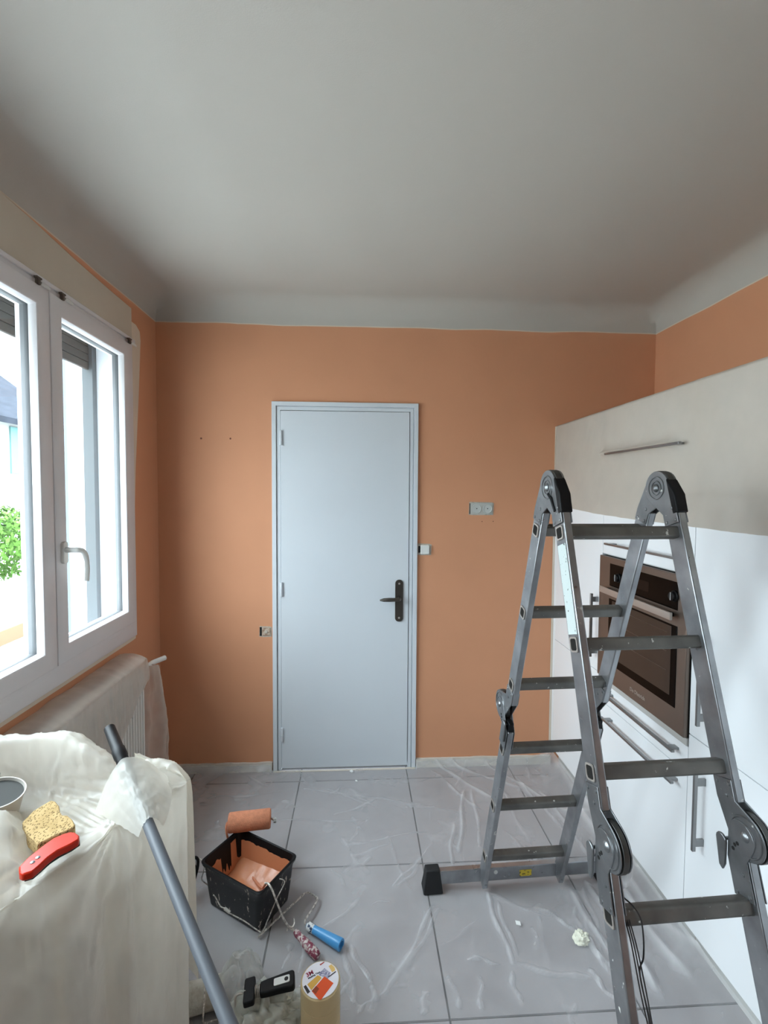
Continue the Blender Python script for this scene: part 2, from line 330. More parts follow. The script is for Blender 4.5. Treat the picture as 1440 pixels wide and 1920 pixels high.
# ------------------------------------------------------------------ window 1
def frame_rect(y0, y1, z0, z1, prof, flip=1):
    """closed rectangular frame; prof = [(inward distance, x)]"""
    V, Fc = [], []; n = len(prof)
    for y, z, sy, sz in ((y0, z0, 1, 1), (y1, z0, -1, 1), (y1, z1, -1, -1), (y0, z1, 1, -1)):
        for w, x in prof: V.append((x, y+sy*w, z+sz*w))
    for i in range(4):
        for k in range(n): Fc.append((i*n+k, i*n+(k+1) % n, ((i+1) % 4)*n+(k+1) % n, ((i+1) % 4)*n+k))
    return MB().add(V, Fc)
BEADD = mat('window_gasket', (96,98,100), .5)
def window(name, y0, y1, ym, detail=True):
    w = sempty(name, 'white plastic window in the orange wall')
    frame_rect(y0-.004, y1+.004, WZ0-.004, WZ1+.004, [(0, .012), (.012, .016), (.059, .016), (.059, -.05), (.0, -.055)]).build('window_frame', PVC, w, .002)
    B('frame_foot', (-.05, y0+.05, WZ0+.05), (.0155, y1-.05, .9655), PVC, w, .002)
    ed = [y1-.048, *ym, y0+.048]; ym = ym[0]
    for k, (b, a) in enumerate(zip(ed[:-1], ed[1:])):
        a2, b2 = a+.001, b-.001; z0, z1 = .966, 2.296
        s = frame_rect(a2, b2, z0, z1, [(0, .018), (.002, .030), (.006, .032), (.060, .032), (.066, .029), (.071, .020), (.073, .008), (.073, -.036), (.0, -.036)]).build('sash', PVC, w, .001)
        frame_rect(a2+.071, b2-.071, z0+.071, z1-.071, [(0, .006), (.0025, .006), (.004, .003), (.004, -.020), (0, -.020)]).build('gasket', BEADD, s)
        g = B('pane', (-.004, a2+.0725, z0+.0725), (-.001, b2-.0725, z1-.0725), GLASS, s, smooth=False)
        if k == 0 and detail:
            hy = ym+.040
            hb = MB().prism(rrect(hy-.014, 1.335, hy+.014, 1.415, .010, 4), (.031, 0, 0), (0,1,0), (0,0,1), (1,0,0), .012).build('handle_base', WHITEP, s, .002)
            P = [(.04, hy, 1.385), (.072, hy, 1.385), (.082, hy+.004, 1.384), (.088, hy+.022, 1.378), (.089, hy+.042, 1.352), (.088, hy+.050, 1.31), (.087, hy+.046, 1.262)]
            MB().tube(spline(P, 4), [.0105]*9+[.0098]*8+[.0088]*7+[.0085], 12).build('window_handle', WHITEP, s)
    return w
w1 = window('window_1', WY0, WY1, (-.938, -1.57))  # third sash is out of view, added to bring daylight onto drape and floor
w2 = window('fill_window', -3.76, -2.54, (-3.15,), False)  # unseen window, added as fill light for the ceiling and foreground film
struct(B('windowsill_outside', (-.36, -2.25, .84), (-.05, -.27, .885), mat('outside_sill', (206,208,210), .6)), 'pale stone sill outside the window')
# roller shutter outside
SHUT = mat('shutter_grey', (74,70,66), .6, spec=.2); 
for nm, y0, y1 in (('window 1', WY0, WY1), ('window 2', -3.76, -2.54)):
    rs = thing('roller_shutter', 'grey roller shutter wound up above the window beside the corner' if nm == 'window 1' else 'grey roller shutter of the unseen added window further from the corner', 'shutter', (-.18, (y0+y1)/2, WZ0))
    for ya in (y1-.036, y0+.001): B('guide_rail', (-.205, ya, WZ0+.001), (-.155, ya+.035, WZ1), mat('guide_rail_grey', (84,88,90), .6, spec=.2), rs, .002)
    for k in range(4): B('slat', (-.188, y0+.01, 2.175+.036*k), (-.172, y1-.01, 2.175+.036*k+.034), SHUT, rs, .003)
# cream shutter box cover above the window
sb = MB(); P = []
for y, zt in ((-.288, 2.486), (-.5, 2.490), (-.75, 2.499), (-1.0, 2.515), (-1.3, 2.520), (-2.35, 2.520)): P.append((y, zt))
pts = [(-2.35, 2.334), (-.288, 2.334)]+P
sb.prism(pts, (0, 0, 0), (0,1,0), (0,0,1), (1,0,0), .008)
tag(sb.build('shutter_box_cover', mat('cream_primer', (204,194,178), .8, var=.04, vscale=4), None, .002), 'cream unpainted shutter box cover along the top of the window', 'cover')
tag(B('window_head_trim', (0, -2.24, 2.318), (.022, -.285, 2.335), PVC, None, .003), 'white plastic trim strip between window frame and cream box', 'trim')
# tape around the frame
TAPE = mat('cream_tape', (222,208,190), .7, var=.03)
mt = MB().prism([(-.286, 2.425), (-.235, 2.425), (-.195, 2.405), (-.188, 2.36), (-.215, 2.1), (-.262, 1.72), (-.28, 1.5), (-.287, .90), (-.292, .868), (-.33, .866), (-2.25, .868), (-2.25, .889), (-.302, .889), (-.302, 2.33), (-.286, 2.33)], (.001, 0, 0), (0,1,0), (0,0,1), (1,0,0), .0025)
tag(mt.build('masking_tape', TAPE), 'cream masking tape strip along the side and foot of the window frame', 'tape')
for k, y in enumerate((-.998, -.868, -.366)):
    lab = ('small brown and white curtain bracket on the left window sash', 'small brown and white curtain bracket just right of the sash joint', 'small brown and white curtain bracket at the top corner nearest the orange corner')[k]
    t = thing('curtain_bracket', lab, 'bracket', (.03, y, 2.30), 'curtain brackets along the window top')
    MB().prism([(0,0),(.026,0),(.026,.006),(.018,.008),(.018,.026),(.006,.026),(.006,.008),(0,.006)], (.026, y-.012, 2.318), (0,1,0), (0,0,-1), (1,0,0), .012).build('clip', mat('brown_clip', (92,80,70), .5), t, .001)
    MB().tube([(.034, y+.012, 2.302), (.040, y+.03, 2.298), (.040, y+.046, 2.296)], [.006, .007, .005], 10).build('arm', WHITEP, t)

# ------------------------------------------------------------------ radiator
rt = thing('radiator', 'white ribbed panel radiator under the window, half wrapped in film', 'radiator', (.09, -1.0, .12))
y0r, y1r = -1.72, -.47; MB().box((.030, y0r, .14), (.105, y1r, .79)).build('body', mat('radiator_white', (226,224,220), .4), rt, .006)
n = int((y1r-y0r)/.0245)
pr = []
for i in range(n): 
    ya = y0r+.012+i*.0245; pr += [(ya, .106), (ya+.004, .119), (ya+.014, .119), (ya+.018, .106)]
pr = [(y0r+.005, .100)]+pr+[(y1r-.005, .106), (y1r-.005, .100)]
rb = MB().prism([(a, b) for a, b in pr], (0, 0, .165), (0,1,0), (1,0,0), (0,0,1), .595).build('ribbed_front', MATS['radiator_white'], rt, smooth=False)
for z in (.2, .5, .72): B('bracket', (.002, -1.0, z), (.031, -.97, z+.03), MATS['radiator_white'], rt)
kb = at(296, 1238, 0, .12)
MB().tube([(.09, y1r-.005, .765), (.10, y1r+.05, .765), tuple(kb+[-.012, -.03, 0]), tuple(kb+[.02, .035, 0])], [.009, .009, .012, .0125], 14).build('valve', WHITEP, rt)
B('valve_pipe', (.085, y1r+.04, .0), (.099, y1r+.054, .77), WHITEP, rt, .004)
# film over radiator
P = []; ny, nv = 150, 60
for i in range(ny+1):
    y = -1.78+(1.78-.452)*i/ny; s = (y+1.78)/1.33
    zb = np.interp(-y, [.455,.526,.613,.706,.752,.80,1.2], [.72,.688,.631,.564,.50,.44,.14])
    row = []
    for j in range(nv+1):
        t = j/nv
        if t < .2: q = t/.2; x, z = .006+.118*q, .845+.008*math.sin(q*3)-.025*q*q
        else: q = (t-.2)/.8; x, z = .126+.010*math.sin(q*2.5), .82+(zb-.82)*q
        wv = fbm(y*14, z*1.5, 2)*.010*min(1, t*3)+.004*fbm(y*40, z*4, 9)*min(1, t*3); lift = .012*math.exp(-((y+.50)/.08)**2)*0
        row.append((x+abs(wv)*1.2, y+wv*.6, z+fbm(y*8, t*3, 5)*.006+lift))
    P.append(row)
rf = thing('radiator_cover_film', 'translucent white protective film hung over the radiator below the window', 'plastic film', (.1, -1, .8))
MB().grid(P).build('front_film', FILMR, rf, ang=3)
P = []
for j in range(61):
    t = j/60; z = .785-.74*t; wd = .03+.15*min(1, (t/.45))**.7-.035*max(0, t-.5); row = []
    for i in range(41):
        s = i/40; y = -.455+(wd+.055)*s; x = .03+.13*math.sin(math.pi*(.15+.7*(1-s)))+.012*math.sin(s*16+t*2)*min(1, t*3)+.008*fbm(s*5, t*6, 3)
        row.append((x, y, z-.02*s))
    P.append(row)
MB().grid(P).build('side_film', FILMR, rf, ang=3)

# ------------------------------------------------------------------ cabinets
XC = 2.2547; ZT = 1.985
def bar_handle(p0, p1, parent, posts=True):
    """bar between two points standing off the door towards -x"""
    p0, p1 = np.array(p0, float), np.array(p1, float); d = p1-p0; Ln = np.linalg.norm(d); d /= Ln; c = (p0+p1)/2; q = np.cross(d, [1,0,0])
    h = MB().obox(c, d, q, (1,0,0), Ln/2, .0045, .006).build('handle', HANDLE, parent, .0012)
    for k in (-1, 1):
        e = c+d*k*(Ln/2-.028); MB().obox(e+np.array([(XC-e[0])/2, 0, 0]), d, q, (1,0,0), .012, .004, (XC-e[0])/2-.0005).build('handle_post', HANDLE, parent, .001)
    return h
def cab_door(y0, y1, z0, z1, parent, name='cabinet_door'):
    g = .0014; return B(name, (XC, y0+g, z0+g), (XC+.018, y1-g, z1-g), CABW, parent, .0012)
XH = XC-.034
def cab(name, label, y1, y0, group=None):
    t = thing(name, label, 'cabinet', (XC+.3, (y0+y1)/2, 0), group)
    B('carcass', (XC+.0195, y0+.001, .10), (RW-.002, y1-.001, ZT), CARC, t, smooth=False)
    B('plinth', (XC+.05, y0+.001, 0.0), (XC+.066, y1-.001, .10), CARC, t, smooth=False)
    return t
c1 = cab('tall_cabinet', 'tall white gloss cupboard against the orange back wall, beside the oven', 0, -.536)
B('filler', (XC, -.030, .10), (XC+.018, -.002, ZT), CABW, c1, .001)
cab_door(-.536, -.030, .10, .752, c1); cab_door(-.536, -.030, .752, 1.60, c1); cab_door(-.536, -.030, 1.60, ZT, c1)
yh = at(1108, 1160, 0, XH)[1]; bar_handle((XH, yh, at(1108, 1112, 0, XH)[2]), (XH, yh, at(1102, 1228, 0, XH)[2]), c1)
c2 = cab('oven_cabinet', 'tall white gloss housing unit that holds the brown oven', -.536, -1.1358)
zd = at(1216, 1385, 0, XC)[2]
cab_door(-1.1358, -.536, .10, .628, c2, 'drawer_front'); cab_door(-1.1358, -.536, .628, .725, c2, 'drawer_front')
cab_door(-1.1358, -.536, 1.322, 1.60, c2); cab_door(-1.1358, -.536, 1.60, ZT, c2)
a = at(1133, 1019, 0, XH); b = at(1262, 1046, 0, XH); zz = (a[2]+b[2])/2; bar_handle((XH, a[1]-.005, zz), (XH, b[1]-.03, zz), c2)
a = at(1140, 1318, 0, XH); b = at(1262, 1409, 0, XH); zz = b[2]; bar_handle((XH, -.62, zz), (XH, b[1], zz), c2)
a = at(1260, 1468, 0, XH); zz = a[2]; bar_handle((XH, -.62, zz), (XH, a[1], zz), c2)
a = at(1135, 852, 0, XH); b = at(1275, 829, 0, XH); zz = (a[2]+b[2])/2; bar_handle((XH, a[1], zz), (XH, b[1], zz), c2)
c3 = cab('tall_cabinet', 'tall white gloss cupboard on the near side of the oven, behind the stepladder', -1.1358, -1.737)
c4 = cab('tall_cabinet', 'last tall white gloss cupboard of the run, past the ladder', -1.737, -2.338)
for t, ya, yb in ((c3, -1.1358, -1.737), (c4, -1.737, -2.338)):
    cab_door(yb, ya, .10, .773, t); cab_door(yb, ya, .773, 1.60, t); cab_door(yb, ya, 1.60, ZT, t)
    o = ya+1.1358; yh = at(1302, 1520, 0, XH)[1]+o; bar_handle((XH, yh, at(1298, 1594, 0, XH)[2]), (XH, yh, at(1305, 1452, 0, XH)[2]), t)
    bar_handle((XH, yh, at(1308, 1362, 0, XH)[2]), (XH, yh, at(1308, 1362, 0, XH)[2]+.30), t)
tag(B('edge_tape', (XC-.012, -.004, .06), (XC-.001, -.001, ZT), TAPE), 'narrow cream tape strip on the back wall along the white cupboard edge', 'tape')
# film taped over the top doors
P = []
for i in range(241):
    y = -.004-2.33*i/240; row = []; zl = np.interp(-y, [0, .129, .45, .82, 1.38, 2.4], [1.532, 1.527, 1.505, 1.495, 1.486, 1.48])+.003*fbm(y*6, 1, 0)
    for j in range(71):
        if j < 12: x, z = XC+.12*(1-j/12), ZT+.003
        else:
            t = (j-12)/58; z = ZT+.003-(ZT+.003-zl)*t; hb = 0
            for ya, yb in ((-.53, -1.04),):
                q = max(0, min(1, min(ya+.015-y, y-yb+.015)/.03)) if yb-.02 < y < ya+.02 else 0
                hb = max(hb, q*math.exp(-abs(z-1.785)/.016))
            x = XC-.004-.037*hb-.004*(1-math.exp(-t*4))*(.6+fbm(y*3, z*3, 4))-.003*abs(fbm(y*9+z*3, z*2, 8))
        row.append((x, y, z))
    P.append(row)
tag(MB().grid(P).build('cabinet_cover_film', FILMC, ang=3), 'translucent protective film taped over the upper cupboard doors', 'plastic film')

# oven
XO = XC-.016
ov = thing('oven', 'built-in brown metal oven with dark glass door in the white housing', 'oven', (XC, -.84, .73))
def oy(u, v): p = at(u, v, 0, XO); return p[1], p[2]
y_l, z_t = oy(1132, 1045); y_r = -1.131; z_t = 1.316; z_b = at(1290, 1391, 0, XO)[2]; y_l = -.542
B('body', (XC+.001, y_r, z_b), (XC+.45, y_l, z_t), DARK, ov, smooth=False)
yp0, _ = oy(1144, 1075); yp1, _ = oy(1272, 1110); zc0 = at(1200, 1112, 0, XO)[2]
zp1 = oy(1144, 1056)[1]; zp0 = oy(1144, 1098)[1]
B('frame', (XO, y_r, z_b), (XC+.001, y_l, z_t), BRONZE, ov, .003)
B('control_panel', (XO-.0015, yp1, zp0), (XO, yp0, zp1), OBLACK, ov, .0005)
for u, v in ((1152, 1084), (1256, 1118)):
    p = at(u, v, 0, XO-.02); k = MB().lathe([(.020, 0), (.020, .004), (.017, .007), (.016, .015), (.014, .017)], (XO-.001, p[1], p[2]), (-1,0,0), 28).build('knob', BLACKP, ov)
    B('pointer', (XO-.0192, p[1]-.0010, p[2]-.014), (XO-.0175, p[1]+.0010, p[2]+.014), WHITEP, k)
B('display', (XO-.0022, (yp0+yp1)/2-.06, zp0+.03), (XO-.0013, (yp0+yp1)/2+.06, zp1-.03), mat('display_black', (18,15,14), .1, spec=.2), ov)
zg1 = oy(1142, 1121)[1]; ygl = oy(1142, 1140)[0]; ygr = oy(1268, 1250)[0]; zg0 = oy(1267, 1329)[1]
B('door_glass_border', (XO-.002, ygr, zg0), (XO, ygl, zg1), OBLACK, ov, .001)
B('door_glass', (XO-.0032, ygr+.028, zg0+.035), (XO-.0018, ygl-.028, zg1-.006), OGLASS, ov, .0005)
h1 = at(1258, 1156, 0, XO-.028); zh = h1[2]
oh = MB().prism(rrect(-.005, -.014, .005, .014, .003, 3), (XO-.028, y_l-.062, zh), (1,0,0), (0,0,1), (0,-1,0), (y_l-.062)-h1[1]).build('oven_handle', LSTEEL, ov)
for yy in (y_l-.09, h1[1]+.035): B('handle_mount', (XO-.026, yy-.01, zh-.008), (XO, yy+.01, zh+.008), BLACKP, oh, .002)
lg = at(1195, 1301, 0, XO)
text_mesh('De Dietrich', .021, (XO-.0008, lg[1], lg[2]), (0,-1,0), (0,0,1), LSTEEL, ov, 'maker_name', .0008, .0004)
B('lower_trim', (XC-.006, -1.134, .726), (XC+.002, -.538, z_b-.001), mat('trim_grey', (188,186,182), .4), ov, .001)
for k in range(3):
    zr = zg0+.12+.07*k; MB().tube([(XO+.0-.0035, ygl-.05, zr), (XO-.0035, ygr+.05, zr)], .0005, 6).build('rack_wire', BRONZE, ov)

# ------------------------------------------------------------------ sockets on the back wall
def socket(name, label, x0, x1, z0, z1, kind):
    t = thing(name, label, 'socket', ((x0+x1)/2, 0, (z0+z1)/2))
    MB().prism([(x0-.003, z0), (x0, z1+.003), (x1-.01, z1+.001), (x1+.003, z1-.004), (x1, z0-.002), (x0+.02, z0-.003)], (0, 0, 0), (1,0,0), (0,0,1), (0,-1,0), .0016).build('raw_opening', PLASTER, t)
    if kind == 'double':
        B('gap', (x0+.001, -.0024, z0+.004), (x0+.006, -.0015, z1-.006), DARK, t)
        MB().prism(rrect(x0+.007, z0+.002, x1-.006, z1-.003, .006), (0, -.001, 0), (1,0,0), (0,0,1), (0,-1,0), .006).build('mounting_plate', mat('grey_plastic', (188,188,182), .5), t, .001)
        for cx_ in (x0+.042, x1-.036):
            s = MB().lathe([(.027, 0), (.027, .004), (.024, .005), (.022, .002)], (cx_, -.0065, (z0+z1)/2-.001), (0,-1,0), 30).build('cover_disc', mat('pale_disc', (196,198,194), .5), t)
            MB().lathe([(.003, 0), (.002, .002)], (cx_, -.009, (z0+z1)/2), (0,-1,0), 10).build('screw', DARK, s)
    elif kind == 'switch':
        B('gap', (x0+.004, -.0030, z0+.012), (x0+.016, -.0015, z1-.012), DARK, t)
        MB().prism(rrect(x0+.016, z0+.004, x1-.012, z1-.006, .006), (0, -.0015, 0), (1,0,0), (0,0,1), (0,-1,0), .012).build('switch_body', WHITEP, t, .002)
        B('claw', (x1-.011, -.006, z0+.012), (x1-.004, -.0015, z1-.012), LSTEEL, t, .001)
    else:
        B('gap', (x0, -.003, z0+.004), (x0+.012, -.0015, z1-.002), DARK, t)
        MB().prism(rrect(x0+.013, z0+.006, x1-.004, z1-.006, .004), (0, -.001, 0), (1,0,0), (0,0,1), (0,-1,0), .005).build('box_lid', mat('stained_lid', (196,176,156), .7, col2=(150,120,100), vscale=60), t, .001)
        MB().lathe([(.010, 0), (.009, .003), (.003, .004)], ((x0+x1)/2+.004, -.006, (z0+z1)/2), (0,-1,0), 20).build('boss', PLASTER, t)
socket('double_socket', 'bare double socket plate in the orange wall, nearer the cupboards', 1.747, 1.888, 1.475, 1.546, 'double')
socket('light_switch', 'uncovered white light switch right beside the door frame, above the handle', 1.4505, 1.528, 1.244, 1.306, 'switch')
socket('junction_box', 'small open junction box low on the wall, on the hinge side of the door', .553, .6185, .779, .835, 'box')
for k, (x, z, lab) in enumerate(((.238, 1.894, 'small dark screw hole in the orange wall, the one nearer the corner'), (.398, 1.895, 'small dark screw hole in the orange wall, the one nearer the door'),
                                 (1.823, 1.436, 'tiny plugged hole just under the double socket'), (1.888, 1.437, 'tiny plugged hole below the outer end of the double socket'))):
    tag(MB().lathe([(.0055 if k < 2 else .003, 0), (.005 if k < 2 else .0028, .0012), (.002, .0014)], (x, 0, z), (0,-1,0), 12).build('screw_hole', mat('old_plug', (120,72,52), .8)), lab, 'hole', 'screw holes in the orange wall')

# ------------------------------------------------------------------ stepladder
TXL, TYL, PHI, WL, TLK, HL = 1.7924, -1.3956, .0364, .3346, .0195, .0563
ca, sa = math.cos(PHI), math.sin(PHI); EA = np.array([ca, sa, 0]); EN = np.array([sa, -ca, 0]); EZ = np.array([0, 0, 1.])
LO = np.array([TXL, TYL, 0])
def LP(a, n, z): return LO+EA*a+EN*n+EZ*z
AL = {'nu': (-3.0784, .3174), 'nl': (-3.0989, .3192), 'fu': (-3.0784, .3155), 'fl': (-3.1092, .3176)}; Z0L = 11.1271
def SG(k, s, off=0):
    b, A = AL[k]; n = b+s*math.sin(A)+off*math.cos(A); z = Z0L-s*math.cos(A)+off*math.sin(A); return (n, z) if k[0] == 'n' else (-n, z)
def s_at(k, z): return (Z0L-z)/math.cos(AL[k][1])
ld = thing('folding_ladder', 'grey aluminium multi-hinge folding stepladder standing in front of the white cupboards', 'ladder', (TXL, TYL, 0))
side = {'l': -WL/2, 'r': WL/2-TLK}
RZ = {'nu': [10.1334+.2773*i for i in range(3)], 'nl': [10.9668+.2773*i for i in range(3)], 'fu': [10.132+.2773*i for i in range(3)], 'fl': [10.9684+.2773*i for i in range(3)]}
span = {'nu': (1.556, .905), 'fu': (1.556, .905), 'nl': (.80, .012), 'fl': (.80, .035)}
for k in AL:
    s0, s1 = s_at(k, span[k][0]), s_at(k, span[k][1])
    for sd, a0 in side.items():
        poly = [SG(k, s0, -HL/2), SG(k, s0, HL/2), SG(k, s1, HL/2), SG(k, s1, -HL/2)]
        st = MB().prism(poly, LP(a0, 0, 0), EN, EZ, EA, TLK).build('stile', ALU, ld, .003, seg=3)
        for s in RZ[k]:                                   # raised collar where the rung comes through, with a dark plate for the shade inside the tube
            ao = a0-.0012 if sd == 'l' else a0+TLK+.0012; dr = -1 if sd == 'l' else 1
            o = SG(k, s); A = AL[k][1]; c1_, s1_ = math.cos(A), math.sin(A); sg = 1 if k[0] == 'n' else -1
            ex = EN*sg*c1_+EZ*s1_; ey = EN*sg*s1_-EZ*c1_; c = LP(ao, *o)
            outer, inner = rrect(-.0185, -.0185, .0185, .0185, .008, 4), rrect(-.0140, -.0140, .0140, .0140, .006, 4); m_ = len(outer)
            V = [c+ex*x+ey*y for x, y in outer]+[c+EA*dr*.002+ex*x*.97+ey*y*.97 for x, y in outer]+[c+EA*dr*.002+ex*x+ey*y for x, y in inner]+[c+ex*x+ey*y for x, y in inner]
            Fc = [(r*m_+i, r*m_+(i+1) % m_, ((r+1) % 4)*m_+(i+1) % m_, ((r+1) % 4)*m_+i) for r in range(4) for i in range(m_)]
            MB().add(V, Fc).build('rung_collar', LSTEEL, st)
            MB().prism(inner, c-EA*dr*.0012, ex, ey, EA*dr, .0016).build('rung_shade_plate', mat('tube_shadow', (40,38,36), .9, spec=.1), st)
    for s in RZ[k]:
        o = SG(k, s); A = AL[k][1]; sg = 1 if k[0] == 'n' else -1; ex = EN*sg*math.cos(A)+EZ*math.sin(A); ey = EN*sg*math.sin(A)-EZ*math.cos(A)
        MB().prism(rrect(-.0155, -.0155, .0155, .0155, .006, 4), LP(-WL/2+.001, *o), ex, ey, EA, WL-.002).build('rung', ALU2, ld)
def disc_rings(a, dr, c, r, parent):
    for rr, w_ in ((r*.82, .0022), (r*.50, .002)):
        pts = [LP(a+dr*.0005, c[0]+rr*math.cos(t), c[1]+rr*math.sin(t)) for t in np.linspace(0, 2*math.pi, 33)]
        MB().tube(pts, w_, 6).build('pressed_ring', STEEL, parent)
    MB().lathe([(.011, 0), (.011, .003), (.008, .006), (.004, .008)], LP(a, *c), EA*dr, 18).build('pivot_pin', STEEL, parent)
def rivet(a, dr, p, parent):
    MB().lathe([(.0045, 0), (.004, .0015), (.0015, .0024)], LP(a, *p), EA*dr, 10).build('rivet', STEELD if dr > 0 and a > 0 else STEEL, parent)
def side_faces(sd):
    a0 = side[sd]; return a0, a0+TLK
def plate(k, z_far, z_near, c, r):        # strip along the stile, then tangent to the hinge disc
    q = [tuple(round(x, 6) for x in SG(k, s_at(k, z_near), o)) for o in (-HL/2+.002, HL/2-.002)]
    H = hull(q+circ(c, r, 28)); i0, i1 = H.index(q[0]), H.index(q[1]); f_ = [SG(k, s_at(k, z_far), o) for o in (-HL/2+.002, HL/2-.002)]
    n_ = len(H)
    if (i0+1) % n_ == i1: return H[:i0+1]+[f_[0], f_[1]]+H[i0+1:] if i1 else H+[f_[0], f_[1]]
    return H[:i1+1]+[f_[1], f_[0]]+H[i1+1:] if i0 else H+[f_[1], f_[0]]
for sd in ('l', 'r'):
    f0, f1 = side_faces(sd)
    # top hinge
    pc = (.012, 1.618); R = .047
    h = MB()
    def bracket(k, zs, zr, core_r, c, a, d, mbn=None):
        return plate(k, zs, zr, c, core_r)
    for a, d, dr in ((f0-.003, .003, -1), (f1, .003, 1)):
        for k, e in (('nu', 0), ('fu', .0)):
            a_ = a+(-.0018 if dr < 0 else .0018)*(k == 'nu'); pf = bracket(k, 1.521, 1.552, R, pc, a_, d)
            hp = MB().prism(pf, LP(a_, 0, 0), EN, EZ, EA, d).build('hinge_plate', STEEL, ld, .001)
            for dz, of in ((.008, .016), (.008, -.016), (.040, .012 if k == 'nu' else -.012)):
                rivet(a_ if dr < 0 else a_+d, dr, SG(k, s_at(k, 1.521+dz), of), hp)
            if k == 'nu': disc_rings(a_ if dr < 0 else a_+d, dr, pc, R*.8, hp)
    MB().prism(circ(pc, R+.001, 36), LP(f0+.001, 0, 0), EN, EZ, EA, TLK-.002).build('hinge_core', STEELD, ld, .001)
    # black plastic guard on the outer edge of the near stile top
    g = [SG('nu', s_at('nu', 1.545), HL/2+.004), SG('nu', s_at('nu', 1.545), HL/2-.016), SG('nu', s_at('nu', 1.60), HL/2-.016), (pc[0]+R*.75, pc[1]+R*.6), (pc[0]+R*.95, pc[1]+R*.45), SG('nu', s_at('nu', 1.592), HL/2+.006)]
    MB().prism(hull(g), LP(f0-.006, 0, 0), EN, EZ, EA, TLK+.012).build('hinge_guard', BLACKP, ld, .004)
    lvp = [LP(f1+.006 if sd == 'r' else f0-.006, pc[0]+.01, 1.60), LP(f1+.006 if sd == 'r' else f0-.006, pc[0]+.03, 1.588), LP(f1+.006 if sd == 'r' else f0-.006, pc[0]+.052, 1.555)]
    MB().tube(lvp, [.004, .005, .004], 8).build('release_lever', BLACKP, ld)
    # middle hinges
    for hf in ('n', 'f'):
        sg = 1 if hf == 'n' else -1; mc = (.334*sg, .859); R2 = .048
        co_ = MB().prism(circ(mc, R2+.0015, 36), LP(f0+.0035, 0, 0), EN, EZ, EA, TLK-.007).build('hinge_core', STEELD, ld, .001)
        for a, d, dr in ((f0-.003, .003, -1), (f1, .003, 1)):
            up, lo = hf+'u', hf+'l'
            pu = MB().prism(bracket(up, .950, .910, R2, mc, a, d), LP(a, 0, 0), EN, EZ, EA, d).build('hinge_plate', STEEL, ld, .001)
            a2 = a+(-.0022 if dr < 0 else .0022)
            plw = MB().prism(plate(lo, .724, .795, (mc[0]-.010*sg, mc[1]-.008), R2*.70), LP(a2, 0, 0), EN, EZ, EA, d).build('hinge_plate', STEEL, ld, .001)
            ao = a if dr < 0 else a+d
            for z, of in ((.942, .017), (.942, -.017), (.918, .004)): rivet(ao, dr, SG(up, s_at(up, z-.002), of), pu)
            ao2 = a2 if dr < 0 else a2+d
            for z, of in ((.732, .016), (.732, -.016), (.770, .010)): rivet(ao2, dr, SG(lo, s_at(lo, z), of), plw)
            disc_rings(ao, dr, mc, R2, pu)
            for q, (dn, dz) in enumerate(((-.012, -.035), (-.006, -.028), (-.016, -.046))):
                MB().lathe([(.0042, 0), (.0040, .0008)], LP(ao2, mc[0]+sg*dn-.012*sg, mc[1]+dz), EA*dr, 8).build('latch_slot', DARK, plw)
        # locking lever on the inner edge
        lc = (mc[0]-.060*sg, mc[1]-.045); pts = circ((lc[0]+.004*sg, lc[1]), .014, 14)+[(lc[0]+.002*sg, lc[1]-.060), (lc[0]+.012*sg, lc[1]-.066), (lc[0]+.018*sg, lc[1]-.05)]
        aL = f0-.012 if sd == 'l' else f0-.012
        lev = MB().prism(hull(pts), LP(aL, 0, 0), EN, EZ, EA, .006).build('locking_lever', STEEL, ld, .002)
        MB().tube([LP(aL+.003, lc[0]+.004*sg, lc[1]), LP(f1+.006, lc[0]+.004*sg, lc[1])], .004, 10).build('lever_pin', STEEL, lev)
        MB().prism(hull([SG(hf+'l', s_at(hf+'l', z), o_) for z, o_ in ((.80, -HL/2+.004), (.80, HL/2-.004), (.83, -HL/2+.006), (.825, HL/2-.012))]), LP(f0+.002, 0, 0), EN, EZ, EA, TLK-.004).build('end_plug', BLACKP, ld, .002)
# stabiliser bars with rubber feet
for hf, zc_, yo in (('f', .060, 0), ('n', .060, 0)):
    sg = 1 if hf == 'n' else -1; k = hf+'l'; n0, _z = SG(k, s_at(k, .06)); n0 += .022*sg
    sb_ = MB().obox(LP(0, n0, zc_), EA, EN, EZ, .385, .0125, .027).build('stabiliser_bar', ALU, ld, .003)
    for e in (-1, 1):
        c = LP(e*.362, n0-.004, 0); V = []
        for z, hx_, hy_ in ((.004, .040, .030), (.055, .033, .022), (.094, .028, .019)): V += [c+EA*i*hx_+EN*j*hy_+EZ*z for i, j in ((-1,-1),(1,-1),(1,1),(-1,1))]
        MB().add(V, [(0,3,2,1),(8,9,10,11)]+[(r*4+i, r*4+(i+1) % 4, r*4+4+(i+1) % 4, r*4+4+i) for r in (0, 1) for i in range(4)]).build('rubber_foot', RUBBER, sb_, .004)
    if hf == 'f':
        fa = n0+.0125+.0004
        MB().prism([(-.005, .045), (.045, .045), (.045, .071), (-.005, .071)], LP(0, fa, 0), EA, EZ, EN, .0006).build('warning_label', mat('yellow_label', (206,178,52), .5, col2=(92,78,40), vscale=140, m_lo=.55, m_hi=.62), sb_)['label'] = 'yellow sticker'
        MB().lathe([(.008, 0), (.008, .002), (.003, .003)], LP(-.105, fa, .07), EN, 16).build('bolt_cap', WHITEP, sb_)
    for e in (-1, 1): MB().lathe([(.006, 0), (.005, .003), (.002, .004)], LP(e*(WL/2-TLK/2), SG(k, s_at(k, .05), -HL/2 if hf == 'f' else HL/2)[0]+.001, .05), EN, 10).build('foot_bolt', STEEL, ld)
